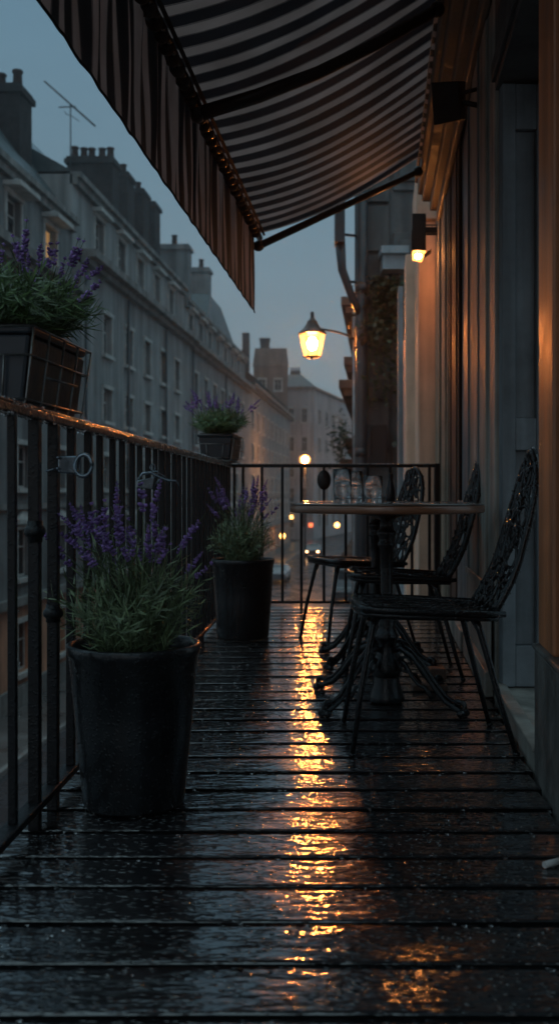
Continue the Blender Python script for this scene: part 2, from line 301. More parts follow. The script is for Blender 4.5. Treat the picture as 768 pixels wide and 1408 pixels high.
def deck_material():
    m = bpy.data.materials.new('wet_deck_boards'); m.use_nodes = True; nt = m.node_tree; n = nt.nodes; l = nt.links; b = n['Principled BSDF']
    t = n.new('ShaderNodeTexCoord')
    mp = n.new('ShaderNodeMapping'); mp.inputs['Scale'].default_value = (1.2, 14, 1); l.new(t.outputs['Object'], mp.inputs['Vector'])
    gr = n.new('ShaderNodeTexNoise'); gr.inputs['Scale'].default_value = 9; gr.inputs['Detail'].default_value = 8; gr.inputs['Distortion'].default_value = .4; l.new(mp.outputs['Vector'], gr.inputs['Vector'])
    rp = n.new('ShaderNodeValToRGB'); e = rp.color_ramp.elements; e[0].position = .3; e[0].color = (.006, .007, .009, 1); e[1].position = .72; e[1].color = (.028, .026, .027, 1); l.new(gr.outputs['Fac'], rp.inputs['Fac'])
    g = n.new('ShaderNodeNewGeometry'); hs = n.new('ShaderNodeHueSaturation'); mr = n.new('ShaderNodeMapRange'); mr.inputs['To Min'].default_value = .65; mr.inputs['To Max'].default_value = 1.35
    l.new(g.outputs['Random Per Island'], mr.inputs['Value']); l.new(mr.outputs['Result'], hs.inputs['Value']); l.new(rp.outputs['Color'], hs.inputs['Color']); l.new(hs.outputs['Color'], b.inputs['Base Color'])
    wet = n.new('ShaderNodeTexNoise'); wet.inputs['Scale'].default_value = 3.2; wet.inputs['Detail'].default_value = 5; l.new(t.outputs['Object'], wet.inputs['Vector'])
    wr = n.new('ShaderNodeMapRange'); wr.inputs['From Min'].default_value = .4; wr.inputs['From Max'].default_value = .62; wr.inputs['To Min'].default_value = .07; wr.inputs['To Max'].default_value = .2
    l.new(wet.outputs['Fac'], wr.inputs['Value']); l.new(wr.outputs['Result'], b.inputs['Roughness'])
    # ripples, wider across than along
    m1 = n.new('ShaderNodeMapping'); m1.inputs['Scale'].default_value = (.6, 1.75, 1); l.new(t.outputs['Object'], m1.inputs['Vector'])
    n1 = n.new('ShaderNodeTexNoise'); n1.inputs['Scale'].default_value = 26; n1.inputs['Detail'].default_value = 2; l.new(m1.outputs['Vector'], n1.inputs['Vector'])
    b1 = n.new('ShaderNodeBump'); b1.inputs['Distance'].default_value = DB1; l.new(n1.outputs['Fac'], b1.inputs['Height'])
    n0 = n.new('ShaderNodeTexNoise'); n0.inputs['Scale'].default_value = 8; n0.inputs['Detail'].default_value = 1; l.new(m1.outputs['Vector'], n0.inputs['Vector'])
    b0 = n.new('ShaderNodeBump'); b0.inputs['Distance'].default_value = .004; l.new(n0.outputs['Fac'], b0.inputs['Height']); l.new(b0.outputs['Normal'], b1.inputs['Normal'])
    n2 = n.new('ShaderNodeTexNoise'); n2.inputs['Scale'].default_value = 95; n2.inputs['Detail'].default_value = 2; l.new(m1.outputs['Vector'], n2.inputs['Vector'])
    b2 = n.new('ShaderNodeBump'); b2.inputs['Distance'].default_value = DB2; l.new(n2.outputs['Fac'], b2.inputs['Height']); l.new(b1.outputs['Normal'], b2.inputs['Normal'])
    vo = n.new('ShaderNodeTexVoronoi'); vo.inputs['Scale'].default_value = 75; l.new(m1.outputs['Vector'], vo.inputs['Vector'])
    r3 = n.new('ShaderNodeMapRange'); r3.interpolation_type = 'SMOOTHSTEP'; r3.inputs['From Min'].default_value = .02; r3.inputs['From Max'].default_value = .36; r3.inputs['To Min'].default_value = 1; r3.inputs['To Max'].default_value = 0; l.new(vo.outputs['Distance'], r3.inputs['Value'])
    sp = n.new('ShaderNodeSeparateColor'); l.new(vo.outputs['Color'], sp.inputs[0]); lt = n.new('ShaderNodeMath'); lt.operation = 'LESS_THAN'; lt.inputs[1].default_value = .7; l.new(sp.outputs[0], lt.inputs[0])
    mu = n.new('ShaderNodeMath'); mu.operation = 'MULTIPLY'; l.new(r3.outputs['Result'], mu.inputs[0]); l.new(lt.outputs[0], mu.inputs[1])
    b3 = n.new('ShaderNodeBump'); b3.inputs['Distance'].default_value = DB3; l.new(mu.outputs[0], b3.inputs['Height']); l.new(b2.outputs['Normal'], b3.inputs['Normal'])
    b3 = second_drops(n, l, m1, b3)
    l.new(b3.outputs['Normal'], b.inputs['Normal'])
    b.inputs['Specular IOR Level'].default_value = .85; b.inputs['Coat Weight'].default_value = .75; b.inputs['Coat Roughness'].default_value = .08; l.new(b3.outputs['Normal'], b.inputs['Coat Normal'])
    return m
DB1, DB2, DB3, DB4 = .0037, .0002, .0042, .0048
deck_m = deck_material()
d = MB(); y = .35; random.seed(3)
while y < 6.72:
    yn = y + .158; x0 = RX(y) - .05; x1 = .441 + K * y + .02
    zz = random.uniform(-.0008, .0008); cup = random.uniform(.0001, .0005); lean = -random.uniform(.0002, .0026); tw = random.uniform(-.0012, .0012)
    pr = []                                   # a slightly crowned board with rounded edges
    for i in range(11):
        t = i / 10; h_ = zz + lean * (t - .5) - cup * max(0, (t - .55) / .45) ** 2; yy_ = y + (yn - y) * t
        pr.append((yy_, h_))
    xs = [x0 + (x1 - .03 - x0) * k / 8 for k in range(9)]
    vs_ = [(xx, a, b + tw * math.sin(xx * 5 + y)) for xx in xs for a, b in pr]
    nn = 11; fs_ = [(k * nn + j, (k + 1) * nn + j, (k + 1) * nn + j + 1, k * nn + j + 1) for k in range(8) for j in range(10)]
    b_ = len(d.v); d.add(vs_, fs_, True)
    low = [(xx, a, -.03) for xx in xs for a in (y + .001, yn - .001)]; d.add(low, [])
    for k in range(8):      # undercut board sides and underside share the top's edge vertices, flat shaded
        l0 = b_ + len(vs_) + 2 * k
        for f_ in ([b_ + k * nn, l0, l0 + 2, b_ + (k + 1) * nn], [b_ + k * nn + 10, b_ + (k + 1) * nn + 10, l0 + 3, l0 + 1], [l0, l0 + 1, l0 + 3, l0 + 2]):
            d.f.append(f_); d.s.append(False); d.mi.append(1)
    y = yn + .0035
tag(d.build('balcony_deck', [deck_m, mat('board_side_wood', (.006, .006, .006), .9, var=.4, spec=.05)]), kind='structure')
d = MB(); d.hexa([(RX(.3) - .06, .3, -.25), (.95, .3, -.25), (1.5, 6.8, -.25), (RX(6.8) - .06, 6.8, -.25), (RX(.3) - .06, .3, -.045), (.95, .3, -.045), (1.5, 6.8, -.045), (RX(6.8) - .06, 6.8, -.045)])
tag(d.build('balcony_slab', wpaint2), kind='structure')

# ------------------------------------------------------------------ street far below
SZ = -6.3; L = 12.0
def quad_sheet(name, o0, o1, y0, y1, z, m, th=0):
    s = MB()
    if th: s.box(o0, o1, y0, y1, z - th, z, W)
    else: s.add([W(o0, y0, z), W(o1, y0, z), W(o1, y1, z), W(o0, y1, z)], [(0, 1, 2, 3)])
    return tag(s.build(name, m), kind='structure')
s = MB(); s.add([(-155, -55, SZ - .15), (155, -55, SZ - .15), (155, 255, SZ - .15), (-155, 255, SZ - .15)], [(0, 1, 2, 3)]); tag(s.build('ground', asphalt), kind='structure')
quad_sheet('road', -9.6, -1.6, -10, 175, SZ - .14, asphalt)
quad_sheet('pavement', -12.4, -9.75, -10, 175, SZ, paving, .16)
quad_sheet('pavement_near', -1.45, .8, -10, 175, SZ, paving, .16)
quad_sheet('kerb', -9.75, -9.6, -10, 175, SZ + .003, kerbm, .17)
quad_sheet('kerb_near', -1.6, -1.45, -10, 175, SZ + .003, kerbm, .17)

# ------------------------------------------------------------------ buildings
def facade(mb, mf, u0, u1, z0, z1, rows, cents, ww, th=.35):
    """wall with real openings; rows bottom-up"""
    rows = sorted(rows); z = z0
    for zb, zt in rows:
        mb.box(u0, u1, 0, th, z, zb, mf)
        u = u0
        for c in cents:
            mb.box(u, c - ww / 2, 0, th, zb, zt, mf); u = c + ww / 2
        mb.box(u, u1, 0, th, zb, zt, mf); z = zt
    mb.box(u0, u1, 0, th, z, z1, mf)
def window(parent, mf, c, zb, zt, ww, pane_m=None, hood=0, fm=None):
    f = MB(); fd = .2; t = .07
    f.box(c - ww / 2, c + ww / 2, fd, fd + .06, zb, zb + t, mf); f.box(c - ww / 2, c + ww / 2, fd, fd + .06, zt - t, zt, mf)
    f.box(c - ww / 2, c - ww / 2 + t, fd, fd + .06, zb + t, zt - t, mf); f.box(c + ww / 2 - t, c + ww / 2, fd, fd + .06, zb + t, zt - t, mf)
    f.box(c - .035, c + .035, fd + .002, fd + .058, zb + t, zt - t, mf)
    f.box(c - ww / 2 + t, c - .035, fd + .004, fd + .05, zb + (zt - zb) * .6, zb + (zt - zb) * .6 + .05, mf)
    f.box(c + .035, c + ww / 2 - t, fd + .004, fd + .05, zb + (zt - zb) * .6, zb + (zt - zb) * .6 + .05, mf)
    f.box(c - ww / 2 - .14, c + ww / 2 + .14, -.16, .03, zb - .16, zb - .003, mf)             # sill
    f.box(c - ww / 2 - .13, c - ww / 2 - .003, -.06, .02, zb, zt, mf); f.box(c + ww / 2 + .003, c + ww / 2 + .13, -.06, .02, zb, zt, mf)
    f.box(c - ww / 2 - .16, c + ww / 2 + .16, -.1, .02, zt + .003, zt + .17, mf)
    if hood:
        f.box(c - ww / 2 - .28, c + ww / 2 + .28, -.1 - hood, .02, zt + .175, zt + .33, mf)
        f.hexa([mf(c - ww / 2 - .2, -hood, zt + .333), mf(c + ww / 2 + .2, -hood, zt + .333), mf(c + ww / 2 + .2, .1, zt + .333), mf(c - ww / 2 - .2, .1, zt + .333),
                mf(c - .15, -hood * .4, zt + .62), mf(c + .15, -hood * .4, zt + .62), mf(c + .15, .1, zt + .62), mf(c - .15, .1, zt + .62)])
    fo = f.build('window', fm or frame_s, parent)
    p = MB(); p.box(c - ww / 2 + t, c + ww / 2 - t, fd + .03, fd + .04, zb + t, zt - t, mf)
    p.build('pane', pane_m or glassd, fo)
def ML(off, y0=0): return lambda u, dd, z: W(-off - dd, u, z)      # facade on the far side of the street
def MR(off): return lambda u, dd, z: W(off + dd, u, z)              # facade on our side
def zr(r): return CH + L * r
ROWS = [(-.50, -.36), (-.235, -.10), (.015, .135), (.262, .38), (.505, .65)]
def row_building(label, y0, y1, wallm, first, step, ww, cornice, eave, attic, roof, ridge, cents=None, hood=.3, lit=(), off=L, ground=lamplight_tint):
    o = thing('terraced_building', W(-off, (y0 + y1) / 2, SZ), label, 'building')
    mf = ML(off); c = []; u = first
    while u + ww < y1: c.append(u); u += step
    mb = MB(); zg = zr(-.30)
    rows = [(zr(a), zr(b)) for a, b in ROWS if zr(b) < cornice - .3]
    facade(mb, mf, y0, y1, zg, cornice, [r for r in rows if r[0] > zg], c, ww)
    mb.box(y0, y1, .36, 9, zg, cornice, mf)
    mb.build('wall', wallm, o)
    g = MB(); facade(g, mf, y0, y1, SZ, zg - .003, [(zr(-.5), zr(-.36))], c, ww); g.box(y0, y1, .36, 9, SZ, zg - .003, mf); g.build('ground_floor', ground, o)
    for nm, bxs in (('base_course', [(-.12, SZ, SZ + .7)]), ('string_course', [(-.22, zg - .12, zg + .16)]), ('string_course', [(-.14, zr(-.045), zr(-.045) + .18)]), ('cornice', [(-.3, cornice - .45, cornice - .2), (-.62, cornice - .197, cornice + .12)])):
        k = MB()
        for a, b, c_ in bxs: k.box(y0, y1, a, .1, b, c_, mf)
        k.build(nm, corn_s, o)
    for r in rows:
        for cc in c: window(o, mf, cc, r[0], r[1], ww, hood=.12 if r[0] < 0 and r[0] > -3 else 0)
    # attic storey set back a little, with hooded dormer windows
    if attic:
        ma = lambda u, dd, z: mf(u, dd + .35, z)
        a = MB(); facade(a, ma, y0, y1, cornice + .123, eave, [(attic[0], attic[1])], c, ww); a.box(y0, y1, .36, 8, cornice + .123, eave, ma); a.build('attic_wall', wallm, o)
        for i, cc in enumerate(c): window(o, ma, cc, attic[0], attic[1], ww, pane_m=win_warm if i in lit else None, hood=hood)
        e = MB(); e.box(y0, y1, -.35, .1, eave - .12, eave + .1, ma); e.box(y0, y1, -.2, .1, eave - .4, eave - .123, ma); e.build('gutter', corn_s, o)
    # slate mansard
    rf = MB(); e0 = eave + .103
    d0 = .3; d1 = roof
    rf.hexa([mf(y0, d0, e0), mf(y1, d0, e0), mf(y1, 9, e0), mf(y0, 9, e0), mf(y0, d1, ridge), mf(y1, d1, ridge), mf(y1, 8, ridge), mf(y0, 8, ridge)])
    ro = rf.build('roof', slate, o)
    z_ = MB(); z_.box(y0, y1, d1 - .12, d1 + .25, ridge + .003, ridge + .16, mf); z_.build('ridge_flashing', zinc, ro)
    return o, ro, mf
def chimney(ro, px0, px1, ytop, pots, Lp=15.0, zb=10.0, deep=1.1, m=None, Y=None):
    Y = Y or F * Lp / (522 - (px0 + px1) / 2); k = Y / F; o1 = -(522 - px1) * k; o0 = o1 - (px1 - px0) * k; zt = CH + (678 - ytop) * k
    c = MB(); c.box(o0, o1, Y, Y + deep, zb, zt - .38, W); c.box(o0 - .12, o1 + .12, Y - .12, Y + deep + .12, zt - .377, zt - .14, W); c.box(o0 - .03, o1 + .03, Y - .03, Y + deep + .03, zt - .137, zt, W)
    co = c.build('chimney', m or brickch, ro)
    for i in range(pots):
        p = MB(); q = Vector(W(o0 + (o1 - o0) * (i + .5) / pots + random.uniform(-.05, .05), Y + deep * .4, zt)); hh = random.uniform(.8, 1.15)
        p.lathe([(.2, 0), (.17, .5 * hh), (.22, .55 * hh), (.2, .62 * hh), (.12, .62 * hh), (.1, .1)], q, 12); p.build('chimney_pot', clay, ro)
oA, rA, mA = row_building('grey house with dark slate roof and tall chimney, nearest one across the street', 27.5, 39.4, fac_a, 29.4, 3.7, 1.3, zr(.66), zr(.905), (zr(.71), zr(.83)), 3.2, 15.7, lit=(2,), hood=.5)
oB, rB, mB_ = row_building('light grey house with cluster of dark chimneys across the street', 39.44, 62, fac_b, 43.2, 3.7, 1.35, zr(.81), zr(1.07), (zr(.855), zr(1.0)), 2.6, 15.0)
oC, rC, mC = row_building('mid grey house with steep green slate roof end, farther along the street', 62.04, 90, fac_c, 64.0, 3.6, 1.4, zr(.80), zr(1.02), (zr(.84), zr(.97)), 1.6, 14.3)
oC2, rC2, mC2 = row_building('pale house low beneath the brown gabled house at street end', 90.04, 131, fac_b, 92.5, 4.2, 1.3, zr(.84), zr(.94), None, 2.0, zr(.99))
# tall steep slate hip on the third house
h = MB(); h.hexa([mC(70, .25, 12.9), mC(84, .25, 12.9), mC(84, 6, 12.9), mC(70, 6, 12.9), mC(73, .7, 15.6), mC(78.5, .7, 15.6), mC(78.5, 5, 15.6), mC(73, 5, 15.6)]); h.build('hipped_roof', slate, oC)
chimney(rA, -60, 27, 113, 4, zb=11, deep=1.3, Y=37.2)
chimney(rA, -30, 8, 232, 1, zb=10, deep=1.0, Y=33, m=brickch)
chimney(rB, 92, 155, 214, 5, zb=12, deep=1.2); chimney(rB, 156, 176, 235, 1, zb=12, deep=1.5); chimney(rB, 174, 197, 258, 1, zb=12, deep=1.5); chimney(rB, 194, 213, 276, 0, zb=12, deep=1.5)
chimney(rB, 219, 259, 335, 1, Lp=14, zb=11, m=fac_a); chimney(rC, 262, 287, 367, 1, Lp=14, zb=11, m=fac_a)
chimney(rC2, 330, 337, 490, 1, Lp=14, zb=10)
# long slate ridge running on behind the second house
h = MB(); h.hexa([mA(39.43, .9, 11.0), mA(55, 1.2, 13.0), mA(55, 8, 13), mA(39.43, 8, 13), mA(39.43, 3.2, 15.7), mA(55, 3.2, 15.9), mA(55, 8, 15.9), mA(39.43, 8, 15.7)]); h.build('rear_roof', slate, oA)
h = MB(); h.box(39.43, 55, 3.05, 3.4, 15.72, 16.0, mA); h.build('ridge_flashing', zinc, oA)
# downpipes on the facades across the street
for i, (u, a) in enumerate(((39.3, oB), (46.0, oB), (54.2, oB), (62.0, oC), (75.5, oC))):
    p = MB(); p.tube([Vector(mB_(u + .3, -.16, SZ)), Vector(mB_(u + .3, -.16, 9.9))], .07, 8); p.build('downpipe', pipe_m, a)
# house D (brown gabled) and E (pale corner house) closing the street
def face_map(p0, t, n): 
    p0 = Vector((*p0, 0)); t = Vector((*t, 0)).normalized(); n = Vector((*n, 0)).normalized()
    return lambda u, dd, z: tuple(p0 + t * u + n * dd + Vector((0, 0, z)))
D = thing('brown_house', (-1.5, 138, SZ), 'brown flat topped house with chimney stacks rising behind the pale house', 'building')
fd = face_map((-3.6, 136), (1, 0), (0, 1)); m = MB(); facade(m, fd, 0, 4.75, SZ, 18.5, [(2, 4), (6.5, 8.6), (11, 13), (15, 16.6)], [1.2, 3.4], 1.0); m.box(0, 4.75, .36, 12, SZ, 18.5, fd); m.build('wall', fac_d, D)
for a, b in [(2, 4), (6.5, 8.6), (11, 13), (15, 16.6)]:
    for c in (1.2, 3.4): window(D, fd, c, a, b, 1.0)
m = MB(); m.hexa([fd(-.1, 0, 18.5), fd(4.85, 0, 18.5), fd(4.85, 12, 18.5), fd(-.1, 12, 18.5), fd(.2, .8, 21), fd(4.6, .8, 21), fd(4.6, 11, 21), fd(.2, 11, 21)]); rD = m.build('roof', fac_d, D)
m = MB(); m.box(.9, 2.2, 1, 3, 20.9, 22.2, fd); m.box(.8, 2.3, .9, 3.1, 22.203, 22.45, fd); m.build('chimney', clay, rD)
m = MB(); m.box(-1.6, -.6, 1, 3, 18, 23.2, fd); m.build('side_chimney', clay, D)
E = thing('corner_house', (5.2, 150, SZ), 'pale corner house with hipped roof closing the far end of the street', 'building')
e1 = face_map((.9, 150.0), (1, 0), (0, 1)); ea = CH + 146 / 9.0
rowsE = [(zz, zz + 2.2) for zz in (-4.5, -.6, 3.2, 7.2, 11.6)]
m = MB(); facade(m, e1, 0, 4.3, SZ, ea, rowsE, [.9, 2.9], .85); m.box(0, 4.3, .36, 30, SZ, ea, e1)
e2 = face_map((5.2, 150), (7.2, 26), (-26, 7.2)); facade(m, e2, 0.02, 30, SZ, ea - .003, rowsE, [4, 9, 14, 19, 24], 1.6); m.box(0.4, 30, .36, 9, SZ, ea - .01, e2)
e2w = e2; m.build('wall', fac_e, E)
for i, (a, b) in enumerate(rowsE):
    for j, c in enumerate((.9, 2.9)): window(E, e1, c, a, b, .85)
    for c in (4, 9, 14, 19, 24): window(E, e2, c, a, b, 1.6)
m = MB(); m.box(-.3, 4.6, -.35, .1, ea - .35, ea + .02, e1); m.build('cornice', fac_d, E); m = MB(); m.box(0, 30, -.35, .1, ea - .35, ea + .03, e2); m.build('cornice', fac_d, E); m = MB(); m.box(0, 30, -.2, .1, 4.8, 5.1, e2); m.build('string_course', fac_d, E)
m = MB(); m.add([(.5, 149.6, ea + .03), (5.5, 149.6, ea + .03), (12.6, 176, ea + .03), (0, 176, ea + .03), (1.2, 154, ea + 2.4), (3.4, 154, ea + 2.4), (6, 172, ea + 2.4), (1.2, 172, ea + 2.4)],
    [(0, 1, 5, 4), (1, 2, 6, 5), (2, 3, 7, 6), (3, 0, 4, 7), (4, 5, 6, 7), (0, 3, 2, 1)]); rE = m.build('roof', slate, E)
m = MB(); m.box(1.7, 3.3, 155, 156.5, ea + 2.0, ea + 3.1); m.build('chimney', brickch, rE)
p = MB()
for i in range(4): p.lathe([(.14, 0), (.12, .6), (.1, .6)], (1.9 + i * .4, 155.6, ea + 3.1), 8)
p.build('chimney_pots', clay, rE)
# backdrop houses past the corner
s_ = thing('backdrop_house', (11, 185, SZ), 'low far house just right of the pale corner house', 'building')
bm_ = face_map((9, 185), (1, 0), (0, 1)); m = MB(); facade(m, bm_, 0, 12, SZ, 13, rowsE[:4], [2, 5, 8], 1.2); m.box(0, 12, .36, 8, SZ, 13, bm_); m.build('wall', fac_e, s_)
m = MB(); m.hexa([bm_(-.2, -.2, 13.003), bm_(12.2, -.2, 13.003), bm_(12.2, 8, 13.003), bm_(-.2, 8, 13.003), bm_(1, 3, 15.6), bm_(11, 3, 15.6), bm_(11, 5, 15.6), bm_(1, 5, 15.6)]); m.build('roof', slate, s_)
# lit ground-floor openings at the end of the street
def lit(parent, px, py, w_px, h_px, Y, m, name='lit_window'):
    x = (px - 384) / F * Y; z = CH - (py - HY) / F * Y; a = w_px / F * Y / 2; b = h_px / F * Y / 2
    q = MB(); q.box(x - a, x + a, Y - .06, Y, z - b, z + b); q.build(name, m, parent)
lit(E, 400, 711, 5, 5, 149.85, win_warm2); lit(E, 427, 722, 5, 5, 149.85, red_glow, 'red_light')
# antenna on the chimney
ax = Vector(((97 - 384) / F * 50.7, 50.7, CH + (678 - 222) / F * 50.7)); an = thing('tv_antenna', ax, 'thin tv antenna standing on the chimney stack against the sky', 'antenna')
def pt(px, py, Y): return Vector(((px - 384) / F * Y, Y, CH - (py - HY) / F * Y))
m = MB(); m.tube([pt(97, 226, 50.7), pt(97, 143, 50.7)], .035, 6); m.build('mast', pipe_m, an)
m = MB(); m.tube([pt(61, 111, 50.7), pt(131, 173, 50.7)], .05, 6); m.tube([pt(81, 147, 50.9), pt(104, 146, 50.5)], .035, 6); m.tube([pt(88, 152, 50.5), pt(92, 157, 50.6), pt(97, 158, 50.8), pt(109, 166, 51)], .02, 5)
for t in (.3, .5, .7, .9):
    c = pt(61, 111, 50.7).lerp(pt(131, 173, 50.7), t); m.tube([c + Vector((-.1, -.45, -.05)), c + Vector((.1, .45, .05))], .02, 5)
m.build('boom', pipe_m, an)

# ------------------------------------------------------------------ right-hand neighbour with drainpipe and ivy
Rb = thing('stone_house', (2.0, 14.0, SZ), 'dark stone house front with drainpipe and ivy beyond the balcony end', 'building')
m = MB(); m.box(-.36, 2.0, 14.0, 26, SZ, 9.0, W)
for i in range(22):
    z0 = SZ + i * .7; m.box(1.10, 1.55, 13.93, 13.997, z0 + .03, z0 + .67)
for z0 in (-1.2, .9, 3.0, 5.1): m.box(1.62, 2.3, 13.95, 13.997, z0, z0 + 1.5); m.box(1.7, 2.2, 13.9, 13.947, z0 + .12, z0 + 1.38)
m.build('wall', mat('dark_neighbour_stone', (.12, .125, .125), .8, var=.35, vs=1.6, bump=.01, bs=9, streaks=1.5), Rb, bevel=.01)
m = MB(); m.box(1.40, 1.78, 13.5, 13.93, 4.1, 4.2); m.box(1.43, 1.78, 13.6, 13.93, 3.9, 4.097); m.build('ledge', palestone, Rb)
pp = thing('drainpipe', (1.16, 13.8, SZ), 'thick dark drainpipe running down the stone house corner', 'drainpipe')
m = MB(); m.tube([(1.155, 13.78, SZ), (1.155, 13.78, 8.5)], .085, 14); m.build('pipe', pipe_m, pp)
for z0 in (-1.5, 1.3, 3.6, 5.6): m = MB(); m.tube([(1.155, 13.78, z0), (1.155, 13.78, z0 + .12)], .1, 14); m.build('collar', pipe_m, pp)
m = MB(); m.box(.77, .90, 13.5, 13.8, 4.25, 6.4); m.tube([(.84, 13.65, 4.3), (.87, 13.65, 3.9), (1.02, 13.7, 3.5), (1.13, 13.76, 3.3)], [.075, .06, .055, .055], 10)
m.tube([(.92, 13.7, 4.4), (1.1, 13.78, 4.4)], .02, 6); m.tube([(.93, 13.7, 3.75), (1.1, 13.78, 3.75)], .02, 6); m.build('rain_hopper', pipe_m, pp)
m = MB(); m.box(1.22, 1.5, 13.7, 13.92, 1.2, 1.75); m.box(1.24, 1.28, 13.66, 13.697, 1.3, 1.7); o = m.build('meter_box', blackp, bevel=.01, base=(1.36, 13.8, 1.2)); tag(o, 'black box fixed to the stone wall right of the drainpipe foot', 'wall box')
# ivy
iv = thing('ivy', (1.5, 13.6, 2.0), 'dark ivy hanging under the stone ledge by the drainpipe', 'plant')
m = MB(); random.seed(11)
for i in range(900):
    t = random.random(); cx = random.gauss(1.52, .17); cz = 3.75 - abs(random.gauss(0, .75)); cy = random.uniform(13.3, 13.85)
    r_ = random.uniform(.03, .06); a = random.uniform(0, 6.28); b = random.uniform(-1, 1)
    M = Matrix.Rotation(a, 3, 'Z') @ Matrix.Rotation(b, 3, 'X'); vs = [Vector((0, -r_, 0)), Vector((r_ * .8, -r_ * .2, .01)), Vector((r_ * .5, r_ * .7, 0)), Vector((0, r_ * 1.1, -.01)), Vector((-r_ * .5, r_ * .7, 0)), Vector((-r_ * .8, -r_ * .2, .01))]
    m.add([Vector((cx, cy, cz)) + M @ v for v in vs], [(0, 1, 2, 3, 4, 5)])
m.build('leaves', ivy_m, iv)
m = MB()
for i in range(9):
    x0 = 1.2 + i * .08; m.tube([(x0, 13.8, 3.8), (x0 + random.uniform(-.1, .1), 13.7, 3.2), (x0 + random.uniform(-.15, .15), 13.75, 2.6), (x0 + random.uniform(-.2, .2), 13.8, 2.0)], .008, 5)
m.build('stems', stem_m, iv)
# brown balconied house further along on the right
R2 = thing('balconied_house', (2.6, 28, SZ), 'narrow brown house with stepped stone balconies past the drainpipe', 'building')
m = MB(); m.box(-.80, 1.4, 28, 44, SZ, 6.5, W); m.build('wall', fac_d, R2, bevel=.02)
for z0, o_ in ((6.1, .3), (4.4, .22), (3.75, .36), (2.1, .2), (1.5, .34), (-1.2, .3), (-3.8, .3)):
    m = MB(); m.box(-.80 - o_, 1, 27.7, 44, z0, z0 + .25, W); m.build('cornice', fac_d, R2, bevel=.02)
    m = MB(); m.box(-.80 - o_ * .6, 1, 27.8, 44, z0 - .2, z0 - .003, W); m.build('cornice', fac_d, R2, bevel=.02)
m = MB(); m.tube([(1.72 + .42, 27.5, SZ), (1.72 + .42, 27.5, 6)], .09, 8); m.build('downpipe', palestone, R2)
bs_ = thing('balcony_shrub', (1.75, 27.6, 1.6), 'dark shrub spilling from the narrow brown house balcony', 'shrub')
m = MB(); random.seed(5)
for i in range(420):
    v = Vector((random.gauss(0, .17), random.gauss(0, .2), random.gauss(.5, .32)));  r_ = random.uniform(.04, .08)
    M = Matrix.Rotation(random.uniform(0, 6.28), 3, 'Z') @ Matrix.Rotation(random.uniform(-1.2, 1.2), 3, 'X'); c = Vector((1.72, 27.5, 1.75)) + v
    m.add([c + M @ Vector(q) for q in ((-r_, 0, 0), (0, -r_ * .5, 0), (r_, 0, 0), (0, r_ * .5, 0))], [(0, 1, 2, 3)])
m.build('leaves', ivy_m, bs_)
m = MB(); m.tube([(1.74, 27.6, 1.75), (1.7, 27.5, 2.3)], .02, 5); m.tube([(1.74, 27.6, 1.75), (1.82, 27.5, 2.4)], .02, 5); m.build('stems', stem_m, bs_)

# ------------------------------------------------------------------ our own building: the wall beside the balcony
OB = thing('balcony_building', W(.44, 4.5, SZ), 'building wall with painted pilasters and tall recessed doors along the balcony', 'building')
def part(name, m_, boxes, parent=OB, bevel=.004):
    q = MB()
    for b in boxes: q.box(*b, W)
    return q.build(name, m_, parent, bevel=bevel)
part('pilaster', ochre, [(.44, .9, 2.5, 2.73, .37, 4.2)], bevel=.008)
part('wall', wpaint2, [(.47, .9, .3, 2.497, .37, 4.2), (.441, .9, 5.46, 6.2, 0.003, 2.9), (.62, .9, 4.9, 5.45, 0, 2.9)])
part('stone_plinth', stone, [(.43, .9, .3, 2.738, -.03, .355), (.424, .9, .3, 2.744, .356, .372)], bevel=.006)
part('threshold', wpaint, [(.438, .95, 2.75, 3.745, -.03, .062), (.425, .47, 2.747, 3.75, .063, .078)])
part('pilaster', wpaint, [(.44, .95, 3.76, 4.83, -.03, 4.2), (.43, .46, 4.0, 4.6, .003, 4.0)], bevel=.006)
part('bead', greyp, [(.432, .446, 4.834, 4.86, -.02, 2.9)], bevel=.003)
part('pilaster', greyp, [(.455, .95, 4.865, 5.45, -.03, 2.9)])
part('pilaster', redwood, [(.436, .47, 5.46, 6.2, .003, 2.9), (.428, .44, 5.55, 5.62, .003, 2.9), (.428, .44, 6.0, 6.07, .003, 2.9)])
part('pilaster', beige, [(.43, .95, 6.21, 7.66, -6.3, 2.9), (.415, .44, 6.9, 7.1, -6.3, 2.9), (.42, .44, 6.35, 6.5, -6.2, 2.9)], bevel=.008)
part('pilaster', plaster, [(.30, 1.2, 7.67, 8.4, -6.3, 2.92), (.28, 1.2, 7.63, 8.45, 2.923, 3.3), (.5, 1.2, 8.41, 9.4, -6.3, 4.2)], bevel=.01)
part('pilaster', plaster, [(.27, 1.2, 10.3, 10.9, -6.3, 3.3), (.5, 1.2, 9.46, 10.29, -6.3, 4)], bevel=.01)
part('pilaster', palestone, [(.22, .28, 11.9, 12.3, -6.3, 3.3), (.28, 1.2, 10.95, 13.4, -6.3, 2.6)], bevel=.01)
part('plinth_skirt', wpaint, [(.405, .437, 3.78, 4.8, .003, .1), (.4, .435, 4.88, 5.44, .003, .1), (.4, .427, 5.48, 6.19, .003, .12)])
part('pilaster_base', greyp, [(.43, .46, 4.87, 5.44, .003, .72), (.425, .465, 4.868, 5.445, .722, .75)])
part('pilaster_base', wpaint, [(.425, .428, 3.77, 4.82, .12, .40), (.418, .429, 3.765, 4.825, .403, .43)])
part('bead', greyp, [(.424, .43, 4.28, 4.3, .43, 2.9)], bevel=.002)
# head above the door recess, soffit and upper wall, all as real boxes
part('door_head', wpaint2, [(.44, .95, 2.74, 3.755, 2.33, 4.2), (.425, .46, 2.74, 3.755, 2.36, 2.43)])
part('upper_wall', wpaint2, [(.5, .95, 4.84, 7.4, 2.905, 4.2)])
